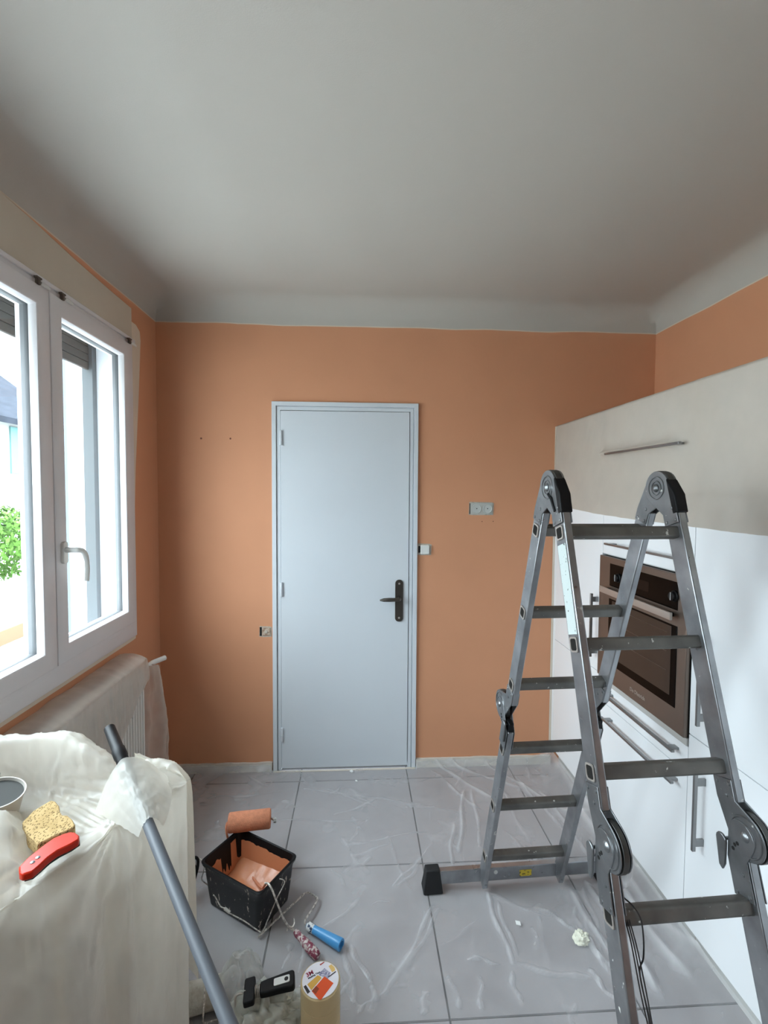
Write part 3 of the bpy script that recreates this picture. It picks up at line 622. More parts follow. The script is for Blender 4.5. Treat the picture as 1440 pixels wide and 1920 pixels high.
# paper sticker on the near left stile
k = 'nu'; s0, s1 = RZ[k][0]+.03, RZ[k][1]-.024
poly = [SG(k, s0, -HL/2+.005), SG(k, s0, HL/2-.008), SG(k, s1, HL/2-.008), SG(k, s1, -HL/2+.005)]
MB().prism(poly, LP(-WL/2-.0006, 0, 0), EN, EZ, EA, .0007).build('instruction_sticker', mat('worn_sticker', (196,206,204), .6, col2=(60,66,66), vscale=95, m_lo=.64, m_hi=.68), ld)['label'] = 'pale worn sticker with dark print'
# cables hanging over the lower rung
CB = mat('dark_cable', (40,36,36), .5)
r4 = LP(-WL/2+TLK, *SG('nl', RZ['nl'][0]))
cs = thing('cable', 'thin dark cable looped over the lowest visible rung of the ladder', 'cable', tuple(r4))
x0, y0, z0 = r4
MB().tube(spline([(x0+.022, y0+.03, z0-.10), (x0+.020, y0+.028, z0+.005), (x0+.022, y0+.006, z0+.026), (x0+.034, y0-.018, z0+.016), (x0+.040, y0-.024, z0-.02), (x0+.042, y0-.024, z0-.07), (x0+.036, y0-.024, z0-.11), (x0+.034, y0-.075, z0-.18), (x0+.036, y0-.115, z0-.28), (x0+.040, y0-.155, z0-.40)], 6), .0017, 6).build('strand', CB, cs)
def ck(a, n, dz): return LP(-WL/2+TLK+a, SG('nl', s_at('nl', r4[2]+dz))[0]+n, r4[2]+dz)
for q in range(3): MB().tube(spline([ck(.006+.004*q, .012, .012), ck(.008+.005*q, .024, -.03), ck(.010+.006*q, .030, -.10), ck(.016+.004*q, .034, -.17), ck(.016+.006*q, .036, -.26), ck(.018+.007*q, .036, -.40)], 5), .0016, 6).build('strand', CB, cs)

def proj(p):
    d = np.array(p)-CP; z = d@_f; return 720+F_PX*(d@_R)/z, 960-F_PX*(d@_U)/z
# ------------------------------------------------------------------ protective film on the floor
def floor_film():
    DX = .0052; xs = np.arange(.012, XC-.002, DX); ys = np.arange(-2.45, -.014, DX); X, Y = np.meshgrid(xs, ys, indexing='ij')
    Z = np.full_like(X, .0035)
    def crease(p, q, h, w, bend=0.):
        p, q = np.array(p[:2]), np.array(q[:2]); d = q-p; Ln = np.hypot(*d); d = d/Ln; t = ((X-p[0])*d[0]+(Y-p[1])*d[1])/Ln; s = (X-p[0])*-d[1]+(Y-p[1])*d[0]
        s = s-bend*np.sin(np.clip(t, 0, 1)*math.pi)-.006*np.sin(t*9+p[0]*20)
        env = np.clip(t/.15, 0, 1)*np.clip((1-t)/.25, 0, 1); env = env*env*(3-2*env)
        return h*env*(.62*np.exp(-(s/w)**2*.8-np.abs(s)/w*.4)+.38*np.exp(-np.abs(s)/(w*3.2)))*(.85+.15*np.sin(t*17+p[1]*30))
    C = [((790,1422),(1010,1490),.016,.010),((795,1425),(960,1520),.014,.009),((800,1440),(915,1535),.010,.008),((560,1480),(900,1530),.008,.010),((440,1545),(700,1540),.006,.008),
         ((900,1430),(1150,1575),.012,.010),((1030,1440),(1180,1640),.018,.012),((1060,1500),(1240,1760),.022,.014),((1120,1620),(1330,1900),.026,.016),((1090,1640),(1270,1915),.024,.016),
         ((1060,1660),(1200,1880),.018,.012),((1010,1480),(1130,1640),.014,.010),((960,1450),(1090,1600),.010,.009),((908,1668),(968,1830),.016,.008),((930,1690),(975,1815),.012,.007),
         ((822,1690),(706,1905),.010,.010),((830,1700),(745,1850),.008,.008),((870,1480),(860,1620),.014,.008),((885,1480),(905,1610),.012,.008),((850,1540),(845,1640),.010,.007),
         ((940,1480),(1000,1600),.008,.007),((905,1675),(1075,1745),.008,.008),((1000,1700),(1090,1755),.012,.007),((1090,1755),(1160,1840),.014,.009),((1095,1752),(1190,1900),.012,.008),
         ((1075,1700),(1090,1755),.008,.006),((870,1800),(950,1815),.012,.010),((950,1812),(1140,1850),.012,.012),((955,1820),(980,1900),.010,.008),((840,1830),(870,1910),.010,.010),((900,1830),(905,1915),.010,.010),
         ((1100,1820),(1170,1900),.014,.010),((1000,1740),(1010,1790),.008,.008),((640,1590),(810,1560),.006,.007),((700,1610),(640,1640),.006,.006),((690,1700),(740,1690),.005,.007),
         ((640,1760),(670,1900),.010,.009),((655,1770),(720,1900),.010,.009),((570,1760),(560,1900),.010,.009),((545,1770),(530,1850),.008,.009),((600,1480),(720,1520),.005,.008),((380,1500),(540,1490),.006,.010),
         ((720,1560),(780,1700),.005,.007),((700,1850),(700,1915),.008,.009),((800,1860),(790,1915),.008,.009),((1180,1700),(1400,1905),.020,.014),((1130,1560),(1230,1690),.016,.010),((1040,1425),(1120,1530),.012,.008)]
    for a, b, h, w in C: Z += crease(at(*a, 2, 0), at(*b, 2, 0), h*1.1, w*.72)
    r = np.random.RandomState(3)
    for _ in range(150):
        x, y = r.uniform(.1, 2.2), r.uniform(-2.7, -.1); an = r.uniform(0, math.pi) if x < 1.5 else r.normal(math.pi/2-.1, .35); ln = r.uniform(.08, .35)
        Z += crease((x, y), (x+ln*math.cos(an), y+ln*math.sin(an)), r.uniform(.002, .007), r.uniform(.0025, .006), r.uniform(-.02, .02))
    CR0 = Z-.0035
    N = np.array([[fbm(x*3.2, y*3.2, 0, 3)*.0035+abs(fbm(x*11, y*11, 4, 3))*.003 for y in ys] for x in xs]); Z += np.maximum(N, -.001)
    CR = CR0
    # rises to the tape line on the plinth and on the back wall
    e = np.clip((X-(XC-.13))/.128, 0, 1); Z = Z*(1-.6*e)+.098*e**1.6+.010*np.sin(np.pi*e)*np.sin(Y*7)
    e2 = np.clip((Y+.06)/.045, 0, 1); edge = np.where((X > .62) & (X < 1.452), .001, .036); Z += edge*e2**2
    # weighed down under the things standing on it
    for (cx_, cy_, rr) in ((.688, -.87, .155), (tape_c[0], tape_c[1], .07), (1.435, -.885, .05), (2.16, -.86, .05), (.70, -.98, .10), (.65, -.76, .10), (.9, -.95, .08)):
        dd = np.hypot(X-cx_, Y-cy_); k = np.clip((dd-rr*.85)/(rr*.5), 0, 1); Z = .003+(Z-.003)*np.clip(k, .08, 1)
    k = np.exp(-((Y+.86)/.05)**2)*((X > 1.38) & (X < 2.2)); Z = Z*(1-.75*k)+.003*.75*k
    gx, gy = np.gradient(Z, DX); fo = np.clip(CR*30, 0, 1)**1.2*.8+np.clip(np.hypot(gx, gy)*.22, 0, .3)*np.where(X > XC-.14, .6, 1)
    o = MB().grid(np.stack([X, Y, Z], -1)).build('floor_cover_film', FILM, ang=3)
    at_ = o.data.attributes.new('fold', 'FLOAT', 'POINT'); at_.data.foreach_set('value', fo.reshape(-1))
    tag(o, 'thin translucent plastic film spread wrinkled over the grey floor tiles', 'plastic film')
tape_c = at(601, 1837, 2, .20)
floor_film()

# ------------------------------------------------------------------ paint bucket
bc = np.array([.688, -.8705, 0.]); e1 = np.array([.848, -.530, 0.]); e2 = np.array([.530, .848, 0.]); BH = .172; BL, BW = .1525, .1015
def bring(sx, z, r=.022, add=0.):
    return [bc+e1*x+e2*y+EZ*z for x, y in rrect(-BL*sx-add, -BW*sx-add, BL*sx+add, BW*sx+add, r, 6)]
def loft(rings, close=True):
    n = len(rings[0]); V = [p for q in rings for p in q]; Fc = [(k*n+i, k*n+(i+1) % n, (k+1)*n+(i+1) % n, (k+1)*n+i) for k in range(len(rings)-1) for i in range(n)]
    if close: Fc += [tuple(range(n)), tuple(range((len(rings)-1)*n, len(rings)*n))]
    return V, Fc
bk = thing('paint_bucket', 'black rectangular roller bucket holding orange paint, splashed outside', 'bucket', tuple(bc+EZ*.004))
BK = mat('bucket_black', (26,26,29), .42, col2=(186,174,162), vscale=75, m_lo=.64, m_hi=.67)
V, Fc = loft([bring(.86, .006), bring(.90, .05), bring(.955, .125), bring(.97, .15), bring(.985, BH-.01, add=.005), bring(.985, BH-.001, add=.007), bring(.985, BH+.002, add=.004), bring(.97, BH, add=.0), bring(.95, .15, add=-.003), bring(.93, .125, add=-.003), bring(.88, .05, add=-.003), bring(.85, .018, add=-.003)])
nb_ = len(bring(1, 0)); MI_ = [0 if i < nb_*5 else 1 for i in range(len(Fc)-2)]+[1, 1]; b_ = MB().add(V, Fc); b_.mi = MI_; b_.build('body', [BK, BLACKP], bk, ang=.9)
n = BK.node_tree.nodes; L = BK.node_tree.links; nz_ = [q for q in n if q.type == 'TEX_NOISE'][0]; mp_ = n.new('ShaderNodeMapping'); mp_.inputs['Scale'].default_value = (1, 1, .4); L.new(nz_.inputs['Vector'].links[0].from_socket, mp_.inputs[0]); L.new(mp_.outputs[0], nz_.inputs['Vector'])
def rect_pt(t, sx, add):     # t in 0..4 : L->N, N->R, R->B, B->L
    k = int(t) % 4; f = t-int(t); c = [(-1,-1),(1,-1),(1,1),(-1,1),(-1,-1)]; a, b = c[k], c[k+1]; rr = .035
    x, y = a[0]+(b[0]-a[0])*f, a[1]+(b[1]-a[1])*f; hx_, hy_ = BL*sx+add, BW*sx+add; x *= hx_; y *= hy_
    qx, qy = abs(x)-(hx_-.022), abs(y)-(hy_-.022)
    if qx > 0 and qy > 0:
        q = math.hypot(qx, qy); x = math.copysign(hx_-.022+.022*qx/q, x); y = math.copysign(hy_-.022+.022*qy/q, y)
    return bc+e1*x+e2*y
P = []
for i in range(241):
    t = 4*i/240 % 4; nzv = fbm(t*6, .5, 2)*.012
    zt = .150+nzv*.6
    if t < 1: zt = .158+nzv*.4
    elif t < 2: zt = .160+nzv*.4
    elif t < 3: zt = .150-.008*(t-2)+nzv*.7
    else:
        f = t-3; zt = .134+nzv if f > .60 else (.072+.012*math.sin(f*60)+nzv*2.2 if f > .30 else (.158+nzv*.3 if f > .14 else .085+nzv*2))
    zt = max(.055, min(.165, zt)); row = []
    for j in range(9):
        z = .046+(zt-.046)*j/8; sx = np.interp(z, [.018, .05, .125, .15, .172], [.85, .88, .93, .95, .97]); p = rect_pt(t, sx, -.0052); row.append((p[0], p[1], z))
    P.append(row)
MB().grid(P).build('wall_paint', OPAINT, bk, ang=3)
# paint pool and sloping ramp
P = []
for i in range(31):
    for_row = []
    for j in range(21):
        x, y = -1+2*i/30, -1+2*j/20; ramp = .046+.05*max(0, (x*.2+y*.8-.05))**1.2; z = ramp+.0016*fbm(x*5, y*5, 1); sx = np.interp(z, [.018, .05, .125], [.85, .88, .93]); q = bc+e1*x*(BL*sx-.006)+e2*y*(BW*sx-.006); for_row.append((q[0], q[1], z))
    P.append(for_row)
MB().grid(P).build('paint_surface', OPAINT, bk, ang=3)
def pxz(*a): return [tuple(at(u, v, 2, z)) for u, v, z in a]
MB().tube(spline(pxz((400,1678,.125), (405,1684,.11), (414,1700,.085), (424,1704,.08), (430,1712,.07), (458,1727,.05), (484,1745,.028), (493,1746,.028), (503,1722,.07), (520,1683,.125), (533,1657,.157), (531,1650,.168), (524,1648,.172)), 3), .0021, 7).build('wire_handle', WIRE, bk)
MB().tube(pxz((421,1703,.084), (431,1711,.074)), .0055, 8).build('handle_grip', mat('white_grip', (190,184,176), .5), bk)

# ------------------------------------------------------------------ paint rollers
SLV = mat('orange_sleeve', (200,130,98), .95, var=.12, vscale=60, bump=1., bscale=190)
def sleeve(p, q, r, m, parent, name='roller_sleeve'):
    p, q = np.array(p), np.array(q); Ln = np.linalg.norm(q-p); return MB().lathe([(r*.5, 0), (r*.9, .001), (r, .006), (r*1.02, Ln*.3), (r, Ln*.6), (r*1.01, Ln-.006), (r*.9, Ln-.001), (r*.5, Ln)], p, q-p, 36).build(name, m, parent, ang=1.1)
r1 = thing('paint_roller', 'orange soaked paint roller lying across the far rim of the black bucket', 'paint roller', tuple(at(468, 1536, 2, .17)))
pa, pb = at(428, 1543, 2, .212), at(508, 1534, 2, .212); s_ = sleeve(pa, pb, .038, SLV, r1)
MB().tube([pb, tuple(at(517, 1540, 2, .212))], .004, 6).build('axle', WIRE, r1)
MB().lathe([(.010, 0), (.010, .010), (.006, .011)], at(513, 1538, 2, .213), pb-pa, 6).build('axle_nut', mat('grey_nut', (150,150,146), .5), r1)
q0 = pa-(pb-pa)*.03
MB().tube(spline([pa, q0, tuple(at(424, 1556, 2, .20)), tuple(at(430, 1580, 2, .14)), tuple(at(446, 1602, 2, .075)), tuple(at(470, 1640, 2, .050)), tuple(at(490, 1664, 2, .10)), tuple(at(496, 1660, 2, .16)), tuple(at(499, 1656, 2, .183))], 4), .0042, 8).build('frame', SLV, r1)
MB().tube(spline(pxz((497,1656,.183), (503,1657,.186), (510,1668,.18), (519,1691,.145), (530,1719,.095), (538,1733,.065), (546,1741,.045), (556,1748,.035)), 4), .0036, 8).build('frame_wire', WIRE, r1)
hk = thing; MB().tube(spline(pxz((538,1745,.04), (541,1737,.055), (548,1738,.05), (552,1731,.055), (551,1722,.06)), 3), .0024, 7).build('hook', WIRE, r1)
HM = mat('crusted_handle', (128,52,72), .5, col2=(200,188,182), vscale=75, m_lo=.47, m_hi=.55)
def grip(p, q, prof, m, parent): p, q = np.array(p), np.array(q); Ln = np.linalg.norm(q-p); return MB().lathe([(r, h*Ln) for r, h in prof], p, q-p, 24).build('grip', m, parent)
ga, gb = at(553, 1746, 2, .034), at(596, 1794, 2, .024)
grip(ga, gb, [(.006, 0), (.009, .02), (.012, .1), (.0105, .25), (.0145, .45), (.016, .7), (.0155, .92), (.012, .99), (.004, 1.0)], HM, r1)['label'] = 'maroon grip crusted with pale paint'
r2 = thing('bare_paint_roller', 'bare wire roller frame with blue handle on the floor beside the bucket', 'paint roller', tuple(at(600, 1750, 2, .004)))
MB().tube(spline(pxz((484,1757,.012), (526,1717,.016), (567,1679,.02), (572,1675,.02), (579,1674,.02), (590,1680,.022), (595,1686,.022), (586,1704,.024), (574,1722,.026), (572,1731,.024), (577,1737,.022)), 4), .0034, 8).build('frame_wire', WIRE, r2)
ga, gb = at(575, 1735, 2, .020), at(640, 1772, 2, .024); BLU = mat('blue_handle', (74,150,206), .35)
g2 = grip(ga, gb, [(.006, 0), (.011, .03), (.0135, .12), (.0135, .3), (.016, .55), (.0185, .85), (.0195, .97), (.0185, 1.0), (.012, 1.0), (.011, .93)], BLU, r2); g2['label'] = 'blue plastic grip'
d_ = (gb-ga)/np.linalg.norm(gb-ga); MB().lathe([(.0133, 0), (.0142, .002), (.0142, .026), (.0137, .028)], ga+d_*.006, d_, 24).build('paint_crust', mat('white_crust', (216,216,214), .6, col2=(40,60,90), vscale=110, m_lo=.52, m_hi=.56), g2)
# black handled frame beside the bucket, half behind the drape
r3 = thing('brush_holder', 'black handled wire frame standing between bucket and draped table', 'paint roller', tuple(at(368, 1660, 2, .03)))
MB().tube(spline(pxz((357,1672,.05), (364,1650,.09), (370,1628,.13), (371,1612,.155), (365,1608,.165), (359,1618,.15), (353,1640,.12), (349,1665,.07)), 3), .006, 8).build('black_loop', BLACKP, r3)
MB().prism([(0,0),(.03,0),(.03,.09),(0,.10)], at(352, 1672, 2, .04), (.9,-.4,0), (0,.3,.95), (.4,.9,0), .008).build('black_blade', BLACKP, r3, .003)
MB().tube(spline(pxz((371,1609,.15), (379,1613,.15), (383,1622,.135), (381,1636,.10), (378,1648,.07), (384,1655,.05), (392,1661,.03)), 4), .002, 6).build('frame_wire', WIRE, r3)
# white fluffy roller and black handle near the bag
FLF = mat('white_fleece', (206,204,194), .95, col2=(170,160,146), vscale=40, m_lo=.45, m_hi=.75, bump=1., bscale=160)
r4_ = thing('paint_roller', 'white fleece roller in a wire frame on the floor beside the draped table', 'paint roller', tuple(at(385, 1880, 2, .0)))
sleeve(at(330, 1880, 2, .045), at(418, 1856, 2, .045), .040, FLF, r4_)
MB().tube(spline(pxz((386,1836,.085), (384,1856,.088), (383,1880,.085), (381,1905,.075), (382,1918,.05), (394,1916,.035), (414,1909,.035), (428,1902,.06)), 4), .0026, 7).build('frame_wire', WIRE, r4_)
r5 = thing('paint_roller', 'black and white handled paint roller resting on the crumpled bag', 'paint roller', tuple(at(500, 1860, 2, .10)))
zH = .115; hc, he = at(484, 1858, 2, zH), at(549, 1838, 2, zH+.012); dH = (he-hc)/np.linalg.norm(he-hc); LnH = np.linalg.norm(he-hc)
bc_ = at(468, 1860, 2, zH); wH = np.cross([0,0,1], dH); wH /= np.linalg.norm(wH); tH = np.cross(dH, wH)
MB().prism(rrect(-.016, -.036, .016, .037, .006, 4), bc_-tH*.009, dH, wH, tH, .018).build('shoulder', BLACKP, r5, .003)
for k in range(3): MB().lathe([(.013, 0), (.0145, .001), (.0145, .0022), (.013, .003)], hc-dH*(.008-.0055*k), dH, 20).build('ring', LSTEEL, r5)
hp_ = MB().prism([(0,-.017),(.02,-.020),(LnH*.5,-.021),(LnH-.006,-.025),(LnH,-.020),(LnH,.020),(LnH-.006,.025),(LnH*.5,.022),(.02,.020),(0,.017)], hc+dH*.006-tH*.010, dH, wH, tH, .020).build('grip', BLACKP, r5, .004)
MB().prism(rrect(LnH*.40, -.0105, LnH-.014, .0115, .004, 4), hc+dH*.006+tH*.0095, dH, wH, tH, .0022).build('inlay', WHITEP, hp_, .0008)['label'] = 'white inlay with hanging hole'
MB().lathe([(.006, 0), (.006, .0006)], hc+dH*(LnH-.018)+tH*.0118, tH, 16).build('hanging_hole', DARK, hp_)
MB().tube(spline([tuple(bc_-dH*.012), tuple(at(448, 1864, 2, zH)), tuple(at(442, 1870, 2, zH-.005)), tuple(at(441, 1885, 2, .09)), tuple(at(440, 1900, 2, .06))], 4), .003, 8).build('frame_wire', LSTEEL, r5)

# ------------------------------------------------------------------ masking tape stack
tp = thing('masking_tape_pack', 'stack of cream masking tape rolls wrapped in clear film with an orange and white label', 'tape', (tape_c[0], tape_c[1], .004))
TR = .056; TM = mat('tape_roll_cream', (206,178,128), .5, var=.05, vscale=30)
tc_ = np.array([tape_c[0], tape_c[1], 0])
for k in range(4): MB().lathe([(.030, 0), (TR-.0015, 0), (TR, .0012), (TR, .0468), (TR-.0015, .048), (.030, .048)], tc_+EZ*(.005+.0485*k), EZ, 48).build('tape_roll', TM, tp)
WR = film_mat('shrink_wrap', (236,220,180), .10, .4, .08, .1, .3, 40, .8)
MB().lathe([(TR-.004, .004), (TR+.001, .006), (TR+.0012, .19), (TR+.001, .198), (TR-.001, .2003), (.001, .2004)], tc_, EZ, 56).build('clear_wrap', WR, tp)
a_, b_ = at(578, 1840, 2, .2), at(609, 1822, 2, .2); ix_ = (b_-a_)/np.linalg.norm(b_-a_); iy_ = np.cross(EZ, ix_); lt = tc_+EZ*.2006
lab = MB().lathe([(TR-.004, 0), (TR-.004, .0004)], lt, EZ, 56).build('label_disc', mat('label_white', (232,228,234), .35), tp); lab['label'] = 'white round label with orange and yellow print'
def lpt(u, v): p = at(u, v, 2, .2006)-lt; return (p@ix_, p@iy_)
def lprint(pts, m, h): return MB().prism([lpt(*q) for q in pts], lt+EZ*(.0004+h), ix_, iy_, EZ, .0002).build('label_print', m, lab, smooth=False)
cz = lambda x, y: (560+x/18, 1800+y/18)
lprint([cz(870,280), cz(1080,430), cz(990,640), cz(700,520), cz(690,460)], mat('print_lilac', (120,118,150), .4, col2=(214,210,222), vscale=300), .0)
lprint([cz(1010,210), cz(1100,150), cz(1210,250), cz(1240,350), cz(1130,420)], mat('print_sand', (226,186,110), .4), .0)
lprint([cz(640,520), cz(730,560), cz(770,620), cz(430,1030), cz(290,830)], mat('print_yellow', (214,164,72), .4), .0001)
lprint([cz(240,850), cz(390,1080), cz(300,1150), cz(165,905)], mat('print_black', (44,36,38), .4), .0002)
lprint([cz(870,560), cz(1175,790), cz(760,1345), cz(680,1345), cz(440,1060)], mat('print_orange', (222,80,26), .4), .0003)
lprint([cz(590,880), cz(690,980), cz(570,1160), cz(440,1050)], mat('print_dark_orange', (150,58,20), .4), .0005)
lprint([cz(1250,380), cz(1260,410), cz(1010,600), cz(1000,570)], MATS['print_black'], .0004)
lprint([cz(860,60), cz(870,90), cz(735,190), cz(705,160)], mat('print_red', (170,60,50), .4), .0002)
p3 = lt+ix_*lpt(*cz(375,475))[0]+iy_*lpt(*cz(375,475))[1]+EZ*.0008
text_mesh('3M', .017, p3, ix_, iy_, mat('print_magenta', (150,20,60), .4), lab, 'lettering', .0002, .0004)
p4 = lt+ix_*lpt(*cz(520,520))[0]+iy_*lpt(*cz(520,520))[1]+EZ*.0008
text_mesh('Masking Tape', .0068, p4, ix_, iy_, mat('print_grey', (60,60,70), .4), lab, 'lettering', .0002, .0002)

# ------------------------------------------------------------------ crumpled bag, scraps
def crumple(c, rx, ry, rz, seed, amp, freq, n=120, mm=70, cut=0):
    P = []
    for i in range(mm+1):
        th = math.pi/2*(1-i/mm)*1.0; row = []
        for j in range(n+1):
            ph = 2*math.pi*j/n; d = np.array([math.cos(ph)*math.cos(th), math.sin(ph)*math.cos(th), math.sin(th)])
            w = 1+amp*.5*(abs(fbm(d[0]*freq*.55+seed, d[1]*freq*.55, d[2]*freq*.55, 2))*2-.5)+amp*.3*fbm(d[0]*freq*.4, d[1]*freq*.4+seed, d[2]*.8, 2)+amp*.22*max(0, 1-abs(fbm(d[0]*freq*.6+2*seed, d[1]*freq*.6, d[2]*freq*.6, 2))/.12)
            row.append((c[0]+d[0]*rx*w, c[1]+d[1]*ry*w, max(c[2]+d[2]*rz*w, c[2])))
        P.append(row)
    return MB().grid(P)
bagm = mat('bag_contents', (196,194,180), .9, col2=(222,220,206), vscale=18, bump=.6, bscale=60)
bg_ = thing('plastic_bag', 'crumpled clear plastic bag around pale rags under the black handle', 'bag', tuple(at(500, 1900, 2, .0)))
c = at(500, 1905, 2, .03); c[2] = .004
crumple(c, .105, .075, .085, 3.3, .45, 3.2).build('rags', bagm, bg_, ang=3)
crumple(c, .115, .085, .094, 3.3, .5, 3.4).build('bag_film', FILMB, bg_, ang=3)
c = at(452, 1860, 2, .02); c[2] = .004
crumple(c, .075, .085, .13, 8.1, .30, 2.0).build('bag_bulge', film_mat('clear_bag', (226,226,220), .14, .6, .15, .2, .5, 30), bg_, ang=3)
c = at(548, 1915, 2, .02); c[2] = .004; crumple(c, .05, .05, .05, 1.7, .5, 3).build('bag_end', FILMB, bg_, ang=3)
c = at(1090, 1760, 2, .012); c[2] = .006
tag(crumple(c, .028, .025, .030, 5.5, .4, 3.0, 40, 24).build('paper_scrap', mat('cream_scrap', (232,230,212), .9, bump=.4, bscale=80)), 'crumpled cream scrap lying on the floor film by the near ladder leg', 'scrap')
for k, (u, v, s, lb) in enumerate(((971, 1731, .011, 'small square white paint flake on the film below the ladder bar'), (659, 1446, .012, 'white paint flake on the floor just in front of the door'), (668, 1464, .008, 'smaller white flake on the floor a little further from the door'))):
    c = at(u, v, 2, .010); a0 = .5+k
    tag(MB().prism([(s*math.cos(a0+q*math.pi/2+.15*q), s*math.sin(a0+q*math.pi/2)) for q in range(4)], c, (1,0,0), (0,1,.1), (0,0,1), .0015).build('paint_flake', mat('white_flake', (236,236,234), .7)), lb, 'flake', 'white flakes on the floor film')

# ------------------------------------------------------------------ draped table with its items
PO0, PO1 = at(205, 1365, 2, .95), at(430, 1920, 2, .72)
cxs = [-300, -130, 0, 60, 120, 180, 213, 240, 280, 320, 350]
yB = [1402, 1396, 1391, 1383, 1381, 1414, 1430, 1444, 1427, 1436, 1465]; zB = [.93, .93, .93, .93, .93, .895, .87, .845, .835, .83, .82]
yC = [1500, 1500, 1500, 1490, 1490, 1500, 1505, 1500, 1464, 1462, 1466]; zC = [.80, .80, .80, .80, .80, .80, .81, .82, .828, .825, .82]
yD = [1650, 1600, 1537, 1622, 1590, 1556, 1530, 1520, 1490, 1475, 1467]; zD = [.80, .82, .865, .79, .79, .80, .815, .82, .828, .825, .82]
yE = [1860, 1775, 1690, 1655, 1622, 1578, 1547, 1532, 1510, 1490, 1468]; zE = [.80, .80, .80, .81, .815, .82, .825, .825, .825, .82, .818]
rows = []
Bp = [at(x, y, 2, z) for x, y, z in zip(cxs, yB, zB)]; Cp = [at(x, y, 2, z) for x, y, z in zip(cxs, yC, zC)]
Dp = [at(x, y, 2, z) for x, y, z in zip(cxs, yD, zD)]; Ep = [at(x, y, 2, z) for x, y, z in zip(cxs, yE, zE)]
outw = np.array([.85, -.52, 0]); fl_ = np.array([.05, .05, .045, .04, .05, .03, .02, .03, .012, .008, .0])
A1 = [p+np.array([-.02, .10, -.12]) for p in Bp]; A2 = [p+np.array([-.02, .13, -.70]) for p in Bp]
bl = lambda P, Q, t: [p*(1-t)+q*t for p, q in zip(P, Q)]
F1 = [p+outw*f*.35+[0, 0, -.04] for p, f in zip(Ep, fl_)]; F2 = [p+outw*f*.8+[0, 0, -.22] for p, f in zip(Ep, fl_)]
F3 = [p+outw*f*1.2+[0, 0, -.50] for p, f in zip(Ep, fl_)]; G = [np.array([*(p+outw*f*1.7)[:2], .012]) for p, f in zip(Ep, fl_)]
rows = [A2, A1, Bp, bl(Bp, Cp, .5), Cp, bl(Cp, Dp, .5), Dp, Ep, F1, F2, F3, G]
for r in rows:
    e = r[-1]; r.append(e+np.array([-.06, .05, 0])); r.append(e+np.array([-.20, .14, 0]))
Gd = np.array(rows)                      # rows x cols x 3
Gd = spline(Gd, 12); Gd = spline(Gd.transpose(1, 0, 2), 14).transpose(1, 0, 2)
Gd[:, :, 0] = np.maximum(Gd[:, :, 0], np.where(Gd[:, :, 2] > .862, .05, .172))
nr, nc = Gd.shape[:2]; dv = np.gradient(Gd, axis=0); du = np.gradient(Gd, axis=1); Nn = np.cross(du, dv); Nn /= np.linalg.norm(Nn, axis=2, keepdims=True)+1e-9
pin = at(222, 1548, 2, .825)
for i in range(nr):
    for j in range(nc):
        p = Gd[i, j]; t = i/nr; sk = min(1, max(0, (t-.62)/.12)); ed = min(1, max(0, (nc-1-28-j)/18)) if j < nc-28 else 0
        w = .010*fbm(p[0]*7, p[1]*7, p[2]*3.5)+.004*abs(fbm(p[0]*22, p[1]*22, p[2]*9, 3))
        w += .0055*max(0, 1-abs(fbm(p[0]*6+4, p[1]*6, p[2]*2.2, 2))/.10)+.0035*max(0, 1-abs(fbm(p[0]*13, p[1]*13+7, p[2]*4, 2))/.08)
        if sk > 0: w += sk*.012*math.sin(j/nc*34+3*fbm(p[2]*2, j*.02, 2))*(.4+.6*(1-p[2]/.85))
        d = math.hypot(p[0]-pin[0], p[1]-pin[1]); an = math.atan2(p[2]-pin[2]+.0001, (p[0]-pin[0])*.52+(p[1]-pin[1])*.85)
        w += .010*math.exp(-d/.22)*min(1, d/.03)*abs(math.sin(an*7+d*6))
        Gd[i, j] = p+Nn[i, j]*w*(.15+.85*ed)*(-1 if Nn[i, j][2] < 0 and t < .6 else 1)
dr_ = MB().grid(Gd).build('table_cover_film', FILMT, ang=3)
tag(dr_, 'milky white plastic film draped over a heaped work table by the radiator', 'plastic film')
tb = thing('trestle', 'made-up pale slatted trestle, open to the light, hidden under the milky film drape', 'trestle', (.4, -1.75, 0))  # unseen stand-in support, slats kept open so light gets inside the drape
axT = np.array([.52, .85, 0]); pc_ = Ep[8]-outw*.06-axT*.03
TW = mat('pale_wood', (200,184,160), .6, var=.1, vscale=5)
def tq(a, b, z): q = pc_-axT*a-outw*b; return np.array([max(q[0], .20), q[1], z])
for k in range(4): MB().tube([tq(0, .02+.075*k, .765), tq(.62, .02+.075*k, .765)], .012, 8).build('slat', TW, tb)
for a in (.03, .58): MB().tube([tq(a, .0, .745), tq(a, .27, .745)], .010, 8).build('rail', TW, tb)
for a, b in ((.03, .02), (.58, .02), (.58, .25), (.03, .25)): MB().tube([tq(a, b, .74), tq(a, b, .006)], .013, 8).build('leg', TW, tb)
# film tongue over the pole
P = []
dP = PO1-PO0; latv = np.cross(dP/np.linalg.norm(dP), EZ); latv /= np.linalg.norm(latv)
for i in range(41):
    s = i/40; y_img = 1434+(1548-1434)*s; fr_ = (y_img-1365)/555.; t = fr_*1.29/((1-fr_)*.776+fr_*1.29); p = PO0+dP*t; row = []
    wl = .085*(1-s)**.8+.030; wr = .045*(1-s)+.022
    for j in range(41):
        q = -1+2*j/40; off = q*(wl if q < 0 else wr); h = .018-(p[2]-.795)*abs(q)**1.7*(1-.35*s)
        row.append(p+latv*(off)*(-1)*(-1)+EZ*(h+.003*fbm(s*9, q*5, 7)+.003*abs(fbm(s*3, q*9, 1))))
    P.append(row)
tag(MB().grid(P).build('film_flap', FILMT, ang=3), 'loose flap of milky film lying over the grey pole', 'plastic film')
